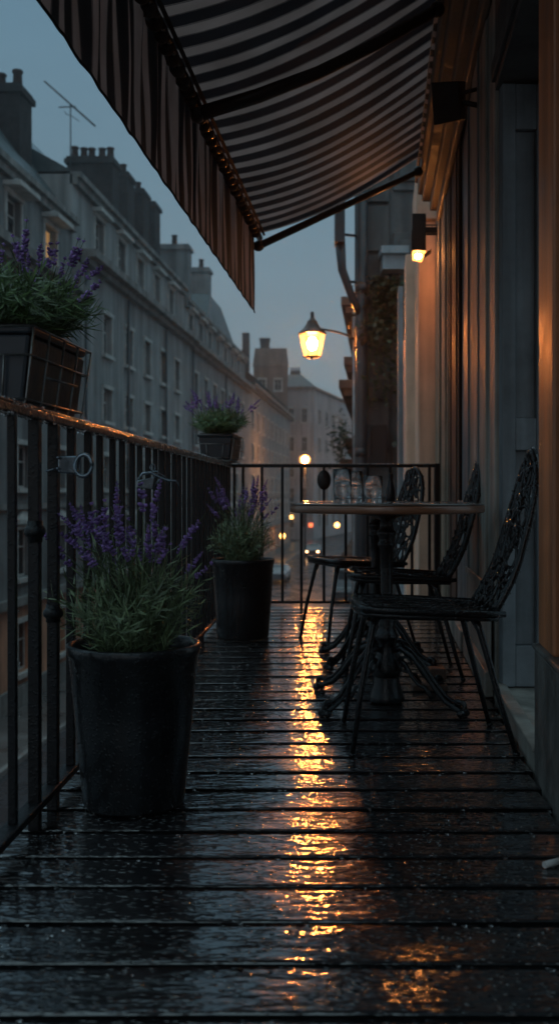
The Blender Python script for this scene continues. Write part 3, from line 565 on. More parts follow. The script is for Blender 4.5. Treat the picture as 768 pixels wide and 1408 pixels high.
# cornice carrying the awning: stepped mouldings
part('cornice', cornm, [(.27, .44, 1.0, 7.05, 2.93, 3.02), (.30, .44, 1.0, 7.03, 2.875, 2.927), (.355, .44, 1.0, 7.0, 2.80, 2.872), (.40, .44, 1.0, 6.98, 2.72, 2.797), (.25, .44, 1.0, 7.08, 3.023, 3.07)], bevel=.012)
# tall door standing open in the recess
dr = thing('panelled_door', W(.46, 3.7, .065), 'tall blue grey panelled door standing open in the wall recess', 'door')
def dpart(name, m_, boxes, bevel=.004, parent=dr):
    q = MB()
    for b in boxes: q.box(*b)
    return q.build(name, m_, parent, bevel=bevel)
x0 = .44 + K * 3.7 + .012
dpart('stile_frame', greyp, [(x0, x0 + .05, 3.66, 3.72, .066, 2.32), (x0 + .13, x0 + .165, 3.66, 3.72, .066, 2.32), (x0 + .05, x0 + .13, 3.664, 3.716, .066, .22), (x0 + .05, x0 + .13, 3.664, 3.716, 2.15, 2.32), (x0 + .05, x0 + .13, 3.664, 3.716, .95, 1.07)])
dpart('panel', greyp, [(x0 + .05, x0 + .13, 3.69, 3.705, .22, .95), (x0 + .05, x0 + .13, 3.69, 3.705, 1.07, 2.15)])
dpart('door_edge', palestone, [(x0 + .172, x0 + .19, 3.6, 3.7, .066, 2.32)])
dpart('door_glass', glassd, [(x0 + .192, x0 + .5, 3.64, 3.66, .066, 2.32)])

# ------------------------------------------------------------------ railing
rl = thing('balcony_railing', (RX(2.0), 2.0, 0), 'wet black iron railing with upright bars along the left edge of the balcony', 'railing')
def RB(off, y, z): return (RX(y) + off, y, z)
q = MB(); q.box(-.016, .016, .9, 6.6, .962, .984, RB); q.box(-.012, .012, .9, 6.6, .984, .992, RB); q.build('top_rail', rail_top, rl, bevel=.004)
q = MB(); q.box(-.02, .02, .9, 6.6, .048, .066, RB); q.build('bottom_rail', iron, rl, bevel=.003)
y = 2.147 - .15 * 7; bars = []
ys = [1.1, 1.25, 1.4, 1.55, 1.7, 1.85, 2.0, 2.147, 2.303, 2.452, 2.614, 2.79, 2.947, 3.1] + [3.25 + .148 * i for i in range(23)]
for i, yy in enumerate(ys):
    q = MB(); hw = .0105; post = abs(yy - 2.303) < .001 or abs(yy - 2.452) < .001 or i % 8 == 3 and yy > 3
    hw = .013 if post else hw * random.uniform(.85, 1.05)
    dx = random.uniform(-.003, .003)
    q.box(-hw, hw, yy - hw, yy + hw, .0 if post else .066, .962, lambda a, b, z: (RX(b) + a + dx * (z / .9), b, z))
    q.build('post' if post else 'bar', iron, rl, bevel=.002)
    if abs(yy - 2.303) < .001: q = MB(); q.blob((RX(yy), yy, .70), (.026, .026, .02), 14, 8); q.tube([(RX(yy), yy, .675), (RX(yy), yy, .725)], .018, 12); q.build('knob', iron, rl)
    if abs(yy - 2.452) < .001: q = MB(); q.blob((RX(yy), yy, .49), (.026, .026, .018), 14, 8); q.tube([(RX(yy), yy, .468), (RX(yy), yy, .512)], .018, 12); q.build('knob', iron, rl)
# end railing
er = thing('end_railing', (.35, 6.6, 0), 'black iron railing with oval medallion across the far end of the balcony', 'railing')
q = MB(); q.box(-.33, 1.075, 6.585, 6.617, .962, .986); q.build('top_rail', rail_top, er, bevel=.004)
q = MB(); q.box(-.33, 1.075, 6.59, 6.612, .048, .066); q.build('bottom_rail', iron, er, bevel=.003)
q = MB(); q.box(1.04, 1.075, 6.58, 6.622, 0, .99); q.build('post', iron, er, bevel=.003)
for i, px in enumerate((322, 334, 360, 388, 414, 445, 475, 505, 536, 566, 590)):
    x = (px - 384) / F * 6.6; q = MB(); q.box(x - .0095, x + .0095, 6.592, 6.61, 0 if i in (1, 4) else .066, .962); q.build('bar', iron, er, bevel=.002)
q = MB(); c = Vector(((445 - 384) / F * 6.6, 6.585, CH + (678 - 660) / 204.5)); q.blob(c, (.047, .014, .068), 20, 10); q.build('medallion', cast, er)
q = MB(); c = Vector(((562 - 384) / F * 6.6, 6.585, CH + (678 - 657) / 204.5)); q.tube([c + Vector((math.cos(a) * .025, 0, math.sin(a) * .05)) for a in [i * math.pi / 8 for i in range(17)]], .008, 8); q.build('oval_ring', cast, er)

# clamp on the near bars
cl = thing('rail_clamp', (RX(2.45) + .03, 2.42, .87), 'grey metal bracket with a round ring end clamped to the left railing bars', 'bracket')
c = lambda px, py, Y=2.48: pt(px, py, Y)
q = MB(); ctr = [c(80, 638), c(92, 638), c(104, 640)]
q.hexa([c(79, 650, 2.44), c(112, 653, 2.44), c(112, 653, 2.47), c(79, 650, 2.47), c(79, 627, 2.44), c(112, 626, 2.44), c(112, 626, 2.47), c(79, 627, 2.47)]); q.build('band', steel, cl, bevel=.004)
q = MB(); cc = c(115, 640, 2.43); q.tube([cc + Vector((math.cos(a) * .021, -.004 + math.sin(a) * .006, math.sin(a) * .027)) for a in [i * math.pi / 10 for i in range(21)]], .0055, 8); q.build('ring', steel, cl)
q = MB(); q.tube([c(63, 648, 2.42), c(80, 643, 2.43)], .003, 6); q.build('pin', steel, cl)
for a, b in ((80, 629), (79, 644), (103, 641)): q = MB(); q.blob(c(a, b, 2.43), .005, 8, 5); q.build('bolt', steel, cl)
# spring clip farther on
cp = thing('garden_clip', pt(215, 660, 3.55), 'small grey metal clip with curved lever arms hooked on the railing bars', 'clip')
q = MB(); g = lambda px, py, Y=3.5: pt(px, py, Y)
q.hexa([g(188, 671, 3.47), g(210, 673, 3.47), g(210, 673, 3.5), g(188, 671, 3.5), g(188, 661, 3.47), g(213, 655, 3.47), g(213, 655, 3.5), g(188, 661, 3.5)]); q.build('jaw', steel, cp, bevel=.003)
q = MB(); q.tube([g(188, 662), g(196, 651), g(208, 650), g(219, 656), g(232, 661), g(242, 661), g(247, 671)], [.004, .005, .006, .006, .005, .004, .002], 8); q.tube([g(210, 672), g(216, 664), g(222, 655)], .004, 8); q.tube([g(197, 652), g(215, 648), g(228, 657)], .003, 8); q.build('lever', steel, cp)
q = MB(); q.tube([g(210, 643) + Vector((math.cos(a) * .009, 0, math.sin(a) * .012)) for a in [i * math.pi / 8 for i in range(17)]], .0025, 6); q.build('ring', steel, cp)

# ------------------------------------------------------------------ awning
loop_m = mat('dark_awning_cloth', (.03, .025, .024), .85, var=.6, vs=8, spec=.15)
AW = thing('striped_awning', W(-.27, 4.2, 2.48), 'dark and dusty pink striped awning stretched from the wall over the balcony', 'awning')
OR_, ZR_, OW, ZW = -.8, 2.48, .25, 3.0
def uvmesh(name, grid, uv, m_, parent, solid=.002):
    nu = len(grid); nv = len(grid[0]); me = bpy.data.meshes.new(name); loc = parent.location
    me.from_pydata([tuple(Vector(p) - loc) for r_ in grid for p in r_], [], [(i * nv + j, i * nv + j + 1, (i + 1) * nv + j + 1, (i + 1) * nv + j) for i in range(nu - 1) for j in range(nv - 1)])
    ul = me.uv_layers.new(name='UV')
    for lp in me.loops:
        i, j = divmod(lp.vertex_index, nv); ul.data[lp.index].uv = uv(i, j)
    me.polygons.foreach_set('use_smooth', [True] * len(me.polygons)); me.materials.append(m_)
    o = bpy.data.objects.new(name, me); col.objects.link(o); o.parent = parent
    return o
def canopy_pt(t, y):
    sag = .06 * math.sin(math.pi * t ** .85) + .05 * max(0, 1 - abs(((y - 1.9) % 2.2) - 1.1) / 1.1) * math.sin(math.pi * t) * .5
    rip = .004 * math.sin(y * 9 + t * 3) * math.sin(math.pi * t) + .006 * math.sin(y * 34.9) * max(0, t - .8) * 5
    return W(OR_ + (OW - OR_) * t, y, ZR_ + .02 + (ZW - ZR_ - .02) * t - sag + rip)
YS = [1.3 + i * .03 for i in range(173)]
uvmesh('canopy', [[canopy_pt(t / 24, y) for t in range(25)] for y in YS], lambda i, j: (YS[i], j / 24), canopy_m, AW)
random.seed(9)
ph = [random.uniform(0, 6.28) for _ in range(6)]
YV = [1.3 + i * .012 for i in range(431)]
def val_pt(y, v):    # v 0 top .. 1 bottom
    wob = .009 * math.sin(y * 35 + ph[0] + .8 * math.sin(y * 3)) * (1.1 - v) + .004 * math.sin(y * 61 + ph[1]) * (1.1 - v) + .002 * math.sin(y * 23)
    return W(OR_ - .028 + wob + v * .006, y + .03 * math.sin(y * 17.5 + ph[2] + v * 2.2) * math.sin(v * 2.6), ZR_ + .005 - v * .505 + .003 * math.sin(y * 35 + ph[3]) * v)
uvmesh('valance', [[val_pt(y, v / 12) for v in range(13)] for y in YV], lambda i, j: (YV[i], j / 12), valance_m, AW)
q = MB(); q.tube([val_pt(y, 1.0) for y in YV[::3]], .0045, 6); q.build('valance_hem', loop_m, AW)
# scalloped strip on the wall side
def in_pt(y, v):
    a = (y % .2) / .2; sc_ = math.sin(math.pi * a)
    return W(OW + .003 + v * .12 * (.75 + .25 * sc_), y, ZW - .02 + .012 - v * .05 - .05 * sc_ * v + .02 * math.sin(v * 3.1))
uvmesh('wall_valance', [[in_pt(y, v / 6) for v in range(7)] for y in [1.3 + i * .02 for i in range(258)]], lambda i, j: (1.3 + i * .02, j / 6), valance_m, AW)
q = MB(); q.tube([W(OR_ + .005, 1.3, ZR_), W(OR_ + .005, 6.5, ZR_)], .021, 12); q.build('front_rail', rail_top, AW)
q = MB(); q.tube([W(OR_ + .038, 1.3, ZR_ + .012), W(OR_ + .038, 6.46, ZR_ + .012)], .009, 8); q.build('front_rod', loop_m, AW)
for i in range(51):
    yy = 1.45 + i * .2; q = MB(); yy = 1.4 + i * .098
    q.tube([Vector(W(OR_ - .004, yy + j * .025, ZR_ - .004)) + Vector((0, 0, 0)) for j in range(4)], [.024, .031, .031, .024], 12, flat=1.1)
    q.build('cloth_loop', loop_m, AW)
def arm(yy, z_l=0, z_r=0, th=.022, sg_=.05):
    q = MB(); pts = [W(OR_ + (OW - OR_) * t, yy, ZR_ - .03 + z_l + (ZW - ZR_ - .06 + z_r) * t - sg_ * math.sin(math.pi * t)) for t in (0, .25, .5, .75, 1)]
    q.tube(pts, [th, th, th * .9, th * .85, th * .8], 8, flat=.7); q.blob(pts[0], (.04, .05, .035), 10, 6); q.blob(pts[2], (.028, .028, .026), 10, 6); q.blob(pts[4], (.035, .035, .035), 10, 6)
    q.build('folding_arm', iron, AW)
arm(4.3, th=.044); arm(6.47, -.03, .03, th=.036, sg_=.0); arm(2.1, th=.03)
# box shaped wall light housings
def wall_light(yy, xo, zb, w_, h_, lit_, label):
    t = thing('wall_lantern', W(.43, yy, zb), label, 'wall light')
    q = MB(); q.box(xo, xo + w_, yy - .05, yy + .05, zb, zb + h_, W); q.box(xo - .006, xo, yy - .055, yy + .055, zb - .02, zb + h_ * .55, W); q.build('housing', blackp, t, bevel=.004)
    q = MB(); q.box(xo + w_, .436, yy - .02, yy + .02, zb + h_ * .5, zb + h_ * .66, W); q.tube([W(xo + w_, yy - .03, zb + h_ * .44), W(.43, yy - .03, zb + h_ * .44)], .005, 6); q.tube([W(xo + w_, yy - .03, zb + h_ * .7), W(.43, yy - .03, zb + h_ * .7)], .005, 6); q.box(.418, .44, yy - .04, yy + .04, zb + h_ * .35, zb + h_ * .8, W); q.build('bracket', blackp, t, bevel=.002)
    return t
t = wall_light(7.2, .235, 2.56, .1, .27, True, 'black wall lantern glowing orange from its slanted foot, near the drainpipe side')
q = MB(); xo = .235; yy = 7.2; zb = 2.56
q.hexa([W(xo + .004, yy - .045, zb - .05), W(xo + .07, yy - .045, zb - .065), W(xo + .07, yy + .045, zb - .065), W(xo + .004, yy + .045, zb - .05), W(xo + .004, yy - .045, zb - .003), W(xo + .1, yy - .045, zb - .003), W(xo + .1, yy + .045, zb - .003), W(xo + .004, yy + .045, zb - .003)]); q.build('glowing_glass', lamp_pane, t); q = MB(); q.blob(W(xo + .045, yy, zb - .032), (.026, .03, .02), 10, 6); q.build('bulb', emit('wall_lantern_bulb', (1, .34, .08), 420), t)
q = MB(); q.hexa([W(xo + .085, yy - .05, zb - .04), W(xo + .14, yy - .05, zb - .0), W(xo + .14, yy + .05, zb - .0), W(xo + .085, yy + .05, zb - .04), W(xo + .085, yy - .05, zb - .028), W(xo + .14, yy - .05, zb + .012), W(xo + .14, yy + .05, zb + .012), W(xo + .085, yy + .05, zb - .028)]); q.build('hood', blackp, t)
sp = thing('wall_speaker', W(.43, 4.25, 2.4), 'black box shaped speaker on a bracket high on the wall by the awning edge', 'speaker')
q = MB(); Y_ = 4.25
q.hexa([pt(596, 172, Y_), pt(633, 164, Y_), pt(640, 164, Y_ + .14), pt(604, 172, Y_ + .14), pt(592, 113, Y_), pt(630, 111, Y_), pt(640, 111, Y_ + .14), pt(604, 113, Y_ + .14)]); q.build('housing', blackp, sp, bevel=.004)
q = MB(); q.tube([pt(634, 140, Y_ + .05), pt(660, 145, Y_ + .05)], .012, 8); q.tube([pt(634, 128, Y_ + .05), pt(655, 122, Y_ + .05)], .009, 8); q.build('bracket', blackp, sp)

# ------------------------------------------------------------------ hanging street lantern
LY = 15.5; lp = pt(429, 468, LY)
sl = thing('street_lantern', lp + Vector((0, 0, -.28)), 'glowing street lantern hung on a curved arm from the stone house', 'street lamp')
def loft4(mb, c, rings):     # square-ish hexagonal lantern body
    for (r0, z0), (r1, z1) in zip(rings[:-1], rings[1:]): mb.lathe([(r0, z0), (r1, z1)], c, 6, smooth=False)
LS = 1.0
def LZ(rings): return [(a * LS, b * LS) for a, b in rings]
g = MB(); loft4(g, lp, LZ([(.13, -.25), (.205, .09)])); g.lathe(LZ([(.0, -.249), (.13, -.249)]), lp, 6, smooth=False); g.build('glass', lamp_pane, sl); g = MB(); g.blob(lp + Vector((0, 0, -.05)), (.075, .075, .105), 12, 8); g.build('bulb', bulb_hot, sl)
g = MB(); loft4(g, lp, LZ([(.2, .093), (.225, .1), (.215, .125), (.13, .2), (.08, .28), (.085, .3), (.05, .33), (.03, .36), (.028, .45), (0, .46)]))
g.build('cap', pipe_m, sl)
g = MB()
for k in range(6):
    a = 2 * math.pi * k / 6; g.tube([lp + Vector((.132 * math.cos(a), .132 * math.sin(a), -.26)) * LS, lp + Vector((.208 * math.cos(a), .208 * math.sin(a), .1)) * LS], .005, 6)
g.lathe(LZ([(.135, -.27), (.14, -.26), (.135, -.248)]), lp, 6); g.lathe(LZ([(0, -.30), (.03, -.28), (.06, -.262), (.12, -.26)]), lp, 6); g.build('glazing_bars', pipe_m, sl)
g = MB(); g.tube([lp + Vector((0, 0, .27)), pt(440, 452, 15.5), pt(462, 456, 15.5), pt(478, 461, 15.5), pt(490, 468, 15.5)], .018, 8); g.box(1.17, 1.23, 15.42, 15.58, 3.05, 3.4); g.build('arm', pipe_m, sl)
# tall street lamp far off
fl = thing('street_lamp', pt(419, 757, 95), 'far street lamp burning bright orange at the end of the street', 'street lamp')
h_ = pt(419, 632, 95); g = MB(); g.blob(h_, .5, 14, 10); g.build('globe', lamp_pane, fl); g = MB(); g.blob(h_, .3, 12, 8); g.build('bulb', lamp_far, fl)
g = MB(); g.tube([(h_.x, 95.0, SZ), (h_.x, 95.0, h_.z - .4)], [.11, .06], 8); g.blob((h_.x, 95, h_.z + .48), (.3, .3, .1), 10, 4); g.build('pole', pipe_m, fl)
def far_lamp(px, py, Y, r, label, m_):
    h_ = pt(px, py, Y); f = thing('wall_lamp', (h_.x, Y, h_.z), label, 'lamp'); g = MB(); g.blob(h_, r, 10, 6); g.build('bulb', m_, f); g = MB(); g.tube([h_, h_ + Vector((0, 1.2, .2))], .06, 6); g.build('arm', pipe_m, f)
far_lamp(463, 722, 120, .32, 'small yellow lamp glowing below the table edge in the far street', lamp_hot)
far_lamp(388, 737, 110, .3, 'orange lamp low on the left of the far street', emit('orange_low_lamp', (1, .42, .08), 16))

# ------------------------------------------------------------------ cars in the street
def car(x, y, rz, label, body, van=False, light=None, h=1.45):
    t = thing('parked_car', (0, 0, 0), label, 'car', 'vehicles in the far street'); Ln, Wd = (2.2, .88)
    q = MB(); prof = [(-Ln, .35), (-Ln, .85), (-Ln + .9, .98), (-Ln + 1.5, h), (Ln - 1.2, h), (Ln - .3, .95 if not van else h - .1), (Ln, .85), (Ln, .35)]
    vs = []
    for sx in (-1, 1):
        for yy, z in prof: vs.append((sx * Wd * (.82 if z > 1.2 else 1), yy, z))
    n = len(prof); fs = [tuple(range(n))[::-1], tuple(range(n, 2 * n))] + [(i, (i + 1) % n, n + (i + 1) % n, n + i) for i in range(n)]
    q.add(vs, fs); q.build('body', body, t, bevel=.06)
    q = MB(); q.hexa([(-.62, -Ln + .98, 1.0), (.62, -Ln + .98, 1.0), (.62, -Ln + 1.02, 1.03), (-.62, -Ln + 1.02, 1.03), (-.6, -Ln + 1.36, h - .1), (.6, -Ln + 1.36, h - .1), (.6, -Ln + 1.42, h - .08), (-.6, -Ln + 1.42, h - .08)]); q.build('windscreen', glassd, t)
    for sx in (-1, 1):
        for yy in (-Ln + .75, Ln - .8):
            q = MB(); q.tube([(sx * .72, yy, .33), (sx * .9, yy, .33)], .33, 16); q.build('wheel', rubber, t)
        q = MB(); q.blob((sx * .62, -Ln - .01, .68), (.15, .05, .09), 8, 6); q.build('headlight', light or glassd, t)
    t.location = (x, y, SZ - .14); t.rotation_euler.z = rz; return t
car(pt(478, 0, 66).x, 66, -.1, 'dark van seen behind the railing bars, parked at the right kerb', carp, True, h=2.2)
car(pt(438, 0, 112).x - .6, 112, -.1, 'dark car with a glowing headlight at the far street end', carp, light=head_glow)
car(pt(381, 0, 80).x, 80, -.1, 'grey car parked at the left kerb farther down the street', carp2)

# ------------------------------------------------------------------ lavender
def make_spike(seed, ln, sl_, th=.0105):
    random.seed(seed); bx = random.uniform(-.25, .25); by = random.uniform(-.25, .25)
    P = lambda t: Vector((bx * t * t * ln, by * t * t * ln, t * ln))
    st = MB(); st.tube([P(i / 6) for i in range(7)], [.0016, .0015, .0014, .0013, .0012, .001, .0008], 4); k = int(sl_ / .0088)
    bd = MB()
    for i in range(k):
        t = 1 - sl_ / ln + (i / k) * sl_ / ln; c = P(t); rr = th * (1 - .55 * abs(i / k - .35) / .65) * random.uniform(.7, 1.25)
        if i > 1 and random.random() < .14: continue
        for j in range(6):
            a = j * 1.047 + i * .6 + random.uniform(-.3, .3); dv = Vector((math.cos(a), math.sin(a), .55)).normalized()
            M = dv.to_track_quat('Z', 'Y').to_matrix(); q_ = random.uniform(.6, 1.35); bd.blob(c + dv * rr * .5 + Vector((0, 0, random.uniform(-.003, .003))), (rr * .36 * q_, rr * .36 * q_, rr * .66 * q_), 5, 4, M)
    for _ in range(2):
        t = random.uniform(.25, .55); a = random.uniform(0, 6.28); c = P(t); v = Vector((math.cos(a), math.sin(a), 1.2)) * .02
        st.ribbon([c, c + v * .6, c + v * 1.1], .003, (-math.sin(a), math.cos(a), 0))
    so = st.build('flower_stem', stem_m); bo = bd.build('flower_head', bud)
    ms, mb_ = so.data, bo.data
    bpy.data.objects.remove(so); bpy.data.objects.remove(bo); return ms, mb_
SP = [make_spike(100 + i, l_, s_) for i, (l_, s_) in enumerate([(.26, .085), (.24, .06), (.28, .1), (.22, .05), (.25, .07)])]
def put_spike(parent, base, tilt, az, sc, idx):
    ms, mb_ = SP[idx]
    a = bpy.data.objects.new('flower_spike', ms); b = bpy.data.objects.new('flower_head', mb_); col.objects.link(a); col.objects.link(b)
    a.parent = parent; b.parent = a; a.location = base; a.scale = (sc, sc, sc)
    a.rotation_euler = (Matrix.Rotation(az, 3, 'Z') @ Matrix.Rotation(tilt, 3, 'Y') @ Matrix.Rotation(random.uniform(0, 6), 3, 'Z')).to_euler()
def foliage(parent, c, rx, ry, n_sh, hgt, m_, seed, leaf_l=.038, lw=.0042, droop=.3, spread=.9, up=1.0, name='leaves'):
    random.seed(seed); q = MB()
    for i in range(n_sh):
        a = random.uniform(0, 6.283); rr = math.sqrt(random.random()) ; bx = c[0] + rx * .62 * rr * math.cos(a); by = c[1] + ry * .62 * rr * math.sin(a)
        out_ = Vector((math.cos(a) * rx, math.sin(a) * ry, 0)) * rr * spread + Vector((random.gauss(0, .012), random.gauss(0, .012), 0)); hh = hgt * random.uniform(.55, 1.0) * (1.05 - .4 * rr * rr)
        pts = [Vector((bx, by, c[2])) + out_ * (t ** 1.4) + Vector((0, 0, hh * (t - droop * t * t * rr))) for t in [j / 5 for j in range(6)]]
        q.tube(pts, [.0018, .0016, .0014, .0012, .001, .0006], 3, cap=False)
        for j in range(16):
            t = .12 + .88 * j / 15; k = min(4, int(t * 5)); ft = t * 5 - k; p = pts[k].lerp(pts[k + 1], ft)
            dz = (pts[k + 1] - pts[k]).normalized(); aa = random.uniform(0, 6.28); sd_ = dz.orthogonal().normalized(); sd_ = Matrix.Rotation(aa, 3, dz) @ sd_
            ln = leaf_l * random.uniform(.6, 1.3); dirv = (dz * random.uniform(.4, 1.1) + sd_).normalized(); curl = Vector((0, 0, random.uniform(-.25, .35)))
            q.ribbon([p, p + dirv * ln * .5 + curl * ln * .15, p + (dirv + curl * .6).normalized() * ln], lw * random.uniform(.8, 1.3), dz.cross(dirv))
    q.build(name, m_, parent)
def pot_plant(x, y, label, seed, nspk, hgt, wide, rim_r=.166, base_r=.128, h=.41, extra=None):
    p = thing('plant_pot', (x, y, 0), 'tall tapered black plant pot ' + label[0], 'plant pot', 'black pots on the deck')
    q = MB(); q.lathe([(0, .004), (base_r - .004, .004), (base_r, .012), (base_r + (rim_r - base_r) * .5, h * .5), (rim_r - .004, h - .03), (rim_r + .001, h - .026), (rim_r + .004, h - .004), (rim_r, h), (rim_r - .006, h), (rim_r - .01, h - .01), (rim_r - .014, h - .06), (rim_r - .02, h - .12)], (x, y, 0), 56); q.build('pot_body', pot_m, p)
    q = MB(); q.lathe([(0, h - .05), (rim_r * .5, h - .045), (rim_r - .013, h - .06)], (x, y, 0), 32); q.build('soil', soil, p)
    f = thing('lavender', (x, y, h - .05), 'purple flowering lavender ' + label[1], 'plant', 'potted lavenders on the deck')
    foliage(f, (x, y, h - .05), wide, wide, 180, hgt * .85, leaf, seed, leaf_l=.045, lw=.0042, spread=.85, droop=.35)
    random.seed(seed + 50)
    for i in range(nspk):
        a = random.uniform(0, 6.283); rr = math.sqrt(random.random()); tilt = .08 + rr * .5 + random.gauss(0, .05)
        lift = random.uniform(-.04, .05) * hgt / .4
        put_spike(f, Vector((wide * .5 * rr * math.cos(a), wide * .5 * rr * math.sin(a), max(0, hgt * .3 + lift))), tilt, a, random.uniform(.8, 1.12) * hgt / .46, random.randrange(5))
    for (tx, tz, az) in (extra or []): put_spike(f, Vector((tx, -.02, tz)), .85, az, 1.0, 1)
    return p, f
pot_plant(-.37, 2.5, ('standing nearest on the wet deck by the railing', 'growing in the nearest black pot'), 21, 48, .46, .13, extra=[(.02, .1, 0.05)])
pot_plant(-.199, 5.36, ('standing at the far railing corner on the deck', 'growing in the black pot at the far railing corner'), 32, 44, .5, .13, rim_r=.17, base_r=.14, h=.432)

def planter(x0, x1, y0, y1, zb, h, label, lab2, seed, nspk, nsh, hgt):
    cx, cy = (x0 + x1) / 2, (y0 + y1) / 2
    p = thing('window_box', (cx, cy, zb), label, 'planter', 'planter boxes on the railing')
    fl_ = .82
    def X(x, k): return cx + (x - cx) * k
    def S(x, y, z):       # follows the railing direction
        k = fl_ + (1 - fl_) * (z - zb) / h
        return (cx + (x - cx) * k + KR * 2 * (y - cy), cy + (y - cy) * (.94 + .06 * (z - zb) / h), z)
    q = MB(); q.box(x0, x1, y0, y1, zb, zb + h - .02, S); q.box(x0 - .006, x1 + .006, y0 - .006, y1 + .006, zb + h - .019, zb + h, S)
    q.build('box_body', box_m, p, bevel=.006)
    q = MB(); q.box(x0 + .01, x1 - .01, y0 + .01, y1 - .01, zb + h - .01, zb + h + .006, S); q.build('soil', soil, p)
    q = MB(); q.box(x1 + .002, x1 + .008, y0 + .012, y1 - .012, zb + .012, zb + h - .03, S); q.build('side_panel', box_wood, p)
    q = MB(); o_ = .016
    for yy in [y0 - .012 + (y1 - y0 + .024) * i / 4 for i in range(5)]:
        q.tube([S(cx, yy, zb - .008), S(x1 + .01, yy, zb - .008), S(x1 + o_, yy, zb + .012), S(x1 + o_, yy, zb + h * .98)], .003, 6)
    for zz in (zb + .012, zb + h * .62, zb + h * .98): q.tube([S(x0 - o_, y0 - o_, zz), S(x1 + o_, y0 - o_, zz), S(x1 + o_, y1 + o_, zz), S(x0 - o_, y1 + o_, zz)], .0028, 6)
    for xx in (x0 + .05, x1 - .05): q.tube([S(xx, y0 - o_, zb - .006), S(xx, y0 - o_, zb + h * .62)], .003, 6)
    q.tube([S(x1 + o_, y0 + .25 * (y1 - y0), zb + h * .4), S(x1 + .07, y0 + .5 * (y1 - y0), zb + h * .34)], .0035, 6)
    q.build('wire_cradle', wire, p)
    f = thing('box_lavender', (cx, cy, zb + h), lab2, 'plant', 'lavenders in the planter boxes')
    foliage(f, (cx, cy, zb + h), (x1 - x0) * .62, (y1 - y0) * .62, nsh, hgt, leaf2, seed, leaf_l=.05, lw=.004, droop=.25, spread=.75)
    random.seed(seed + 3)
    for i in range(nspk):
        a = random.uniform(0, 6.283); rr = math.sqrt(random.random())
        put_spike(f, Vector(((x1 - x0) * .45 * rr * math.cos(a), (y1 - y0) * .5 * rr * math.sin(a), hgt * .1)), .1 + .55 * rr + random.gauss(0, .08), a, random.uniform(.75, 1.1) * hgt / .19, random.randrange(5))
    return p
planter(-.80, -.565, 2.31, 2.72, 1.0, .185, 'dark planter box with wire cradle, resting on the near end of the left railing', 'bushy lavender overflowing the near railing planter box', 41, 46, 330, .19)
planter(-.49, -.275, 6.15, 6.5, 1.0, .16, 'dark planter box with wire cradle, resting on the far railing corner', 'bushy lavender in the planter box on the far railing corner', 43, 40, 300, .2)

# ------------------------------------------------------------------ cafe tables
def make_table(r, label):
    t = thing('bistro_table', (0, 0, 0), label, 'table', 'pedestal tables along the wall')
    q = MB(); q.lathe([(0, .716), (r - .03, .716), (r - .004, .718), (r, .722), (r, .742), (r - .003, .745)], n=72); tp = q.build('tabletop', tabletop_m, t)
    q = MB(); q.lathe([(r - .003, .7455), (r + .001, .747), (r, .752), (r - .006, .7525), (0, .7515)], n=72); q.build('top_sheet', tabletop_t, tp)
    q = MB(); q.lathe([(.0, .10), (.05, .10), (.058, .13), (.05, .16), (.034, .2), (.03, .225), (.042, .24), (.046, .255), (.036, .27), (.03, .285), (.036, .31), (.026, .34), (.0225, .4), (.0225, .5), (.024, .585), (.033, .59), (.034, .6), (.026, .61), (.03, .625), (.036, .635), (.036, .645), (.026, .655), (.024, .69), (.05, .7), (.12, .712), (.12, .716)], n=28); q.build('column', cast, t)
    q = MB(); q.lathe([(0, .0), (.055, .0), (.07, .012), (.064, .03), (.05, .07), (.045, .12), (.04, .16)], n=20); q.build('bell_foot', cast, t)
    for k in range(4):
        a = R(45 + 90 * k); dv = Vector((math.cos(a), math.sin(a), 0)); sdv = Vector((-math.sin(a), math.cos(a), 0)); q = MB()
        P = [(.03, .2, .014), (.07, .213, .015), (.12, .192, .016), (.17, .148, .015), (.22, .09, .0135), (.27, .045, .0135), (.31, .028, .015), (.335, .02, .018), (.36, .018, .013)]
        q.tube([dv * a_ + Vector((0, 0, b_)) for a_, b_, _ in P], [c_ * .82 for *_, c_ in P], 10)
        q.tube([dv * a_ + Vector((0, 0, b_ + .02)) + sdv * .0 for a_, b_, _ in P[1:-1]], .006, 6)
        q.tube([dv * (.06 + .03 * j) + Vector((0, 0, .17 - .025 * j + .012 * math.sin(j * 1.9))) for j in range(6)], .008, 6)
        q.tube([dv * (.33 + .022 * math.cos(u)) + Vector((0, 0, .034 + .02 * math.sin(u))) for u in [i * .7 - 1 for i in range(8)]], .009, 6)
        q.tube([dv * (.09 + .028 * math.cos(u)) + Vector((0, 0, .155 + .028 * math.sin(u))) for u in [i * .7 for i in range(9)]], .006, 6)
        for sgn in (-1, 1): q.blob(dv * .345 + sdv * .014 * sgn + Vector((0, 0, .014)), (.016, .016, .014), 8, 5)
        q.build('leg', cast, t)
    return t
T1 = make_table(.363, 'nearer round bistro table with brown wooden rim and cast iron foot'); T2 = copy_tree(T1); T2['label'] = 'farther round bistro table, mostly hidden behind the nearer one'
T1.location = (.403, 3.7, 0); T2.location = (.45, 4.6, 0); T2.scale = (.96, .96, 1)
def tumbler(x, y, r, h, fill, label):
    t = thing('drinking_glass', (x, y, .7525), label, 'glass', 'glasses on the table'); z0 = .753
    q = MB(); q.lathe([(0, 0), (r * .86, 0), (r * .88, .004), (r * .94, h * .3), (r * .95, h * .35), (r, h * .4), (r, h - .002), (r - .001, h), (r - .003, h - .001), (r - .003, h * .4), (r * .9, h * .3), (r * .8, .014), (0, .012)], (x, y, z0), 28); q.build('glass_body', glass, t)
    q = MB(); q.lathe([(0, .0125), (r * .795, .0145), (r * .893, h * .3), (r - .0034, h * .4), (r - .0034, h * fill), (0, h * fill)], (x, y, z0), 28); q.build('water', water, t)
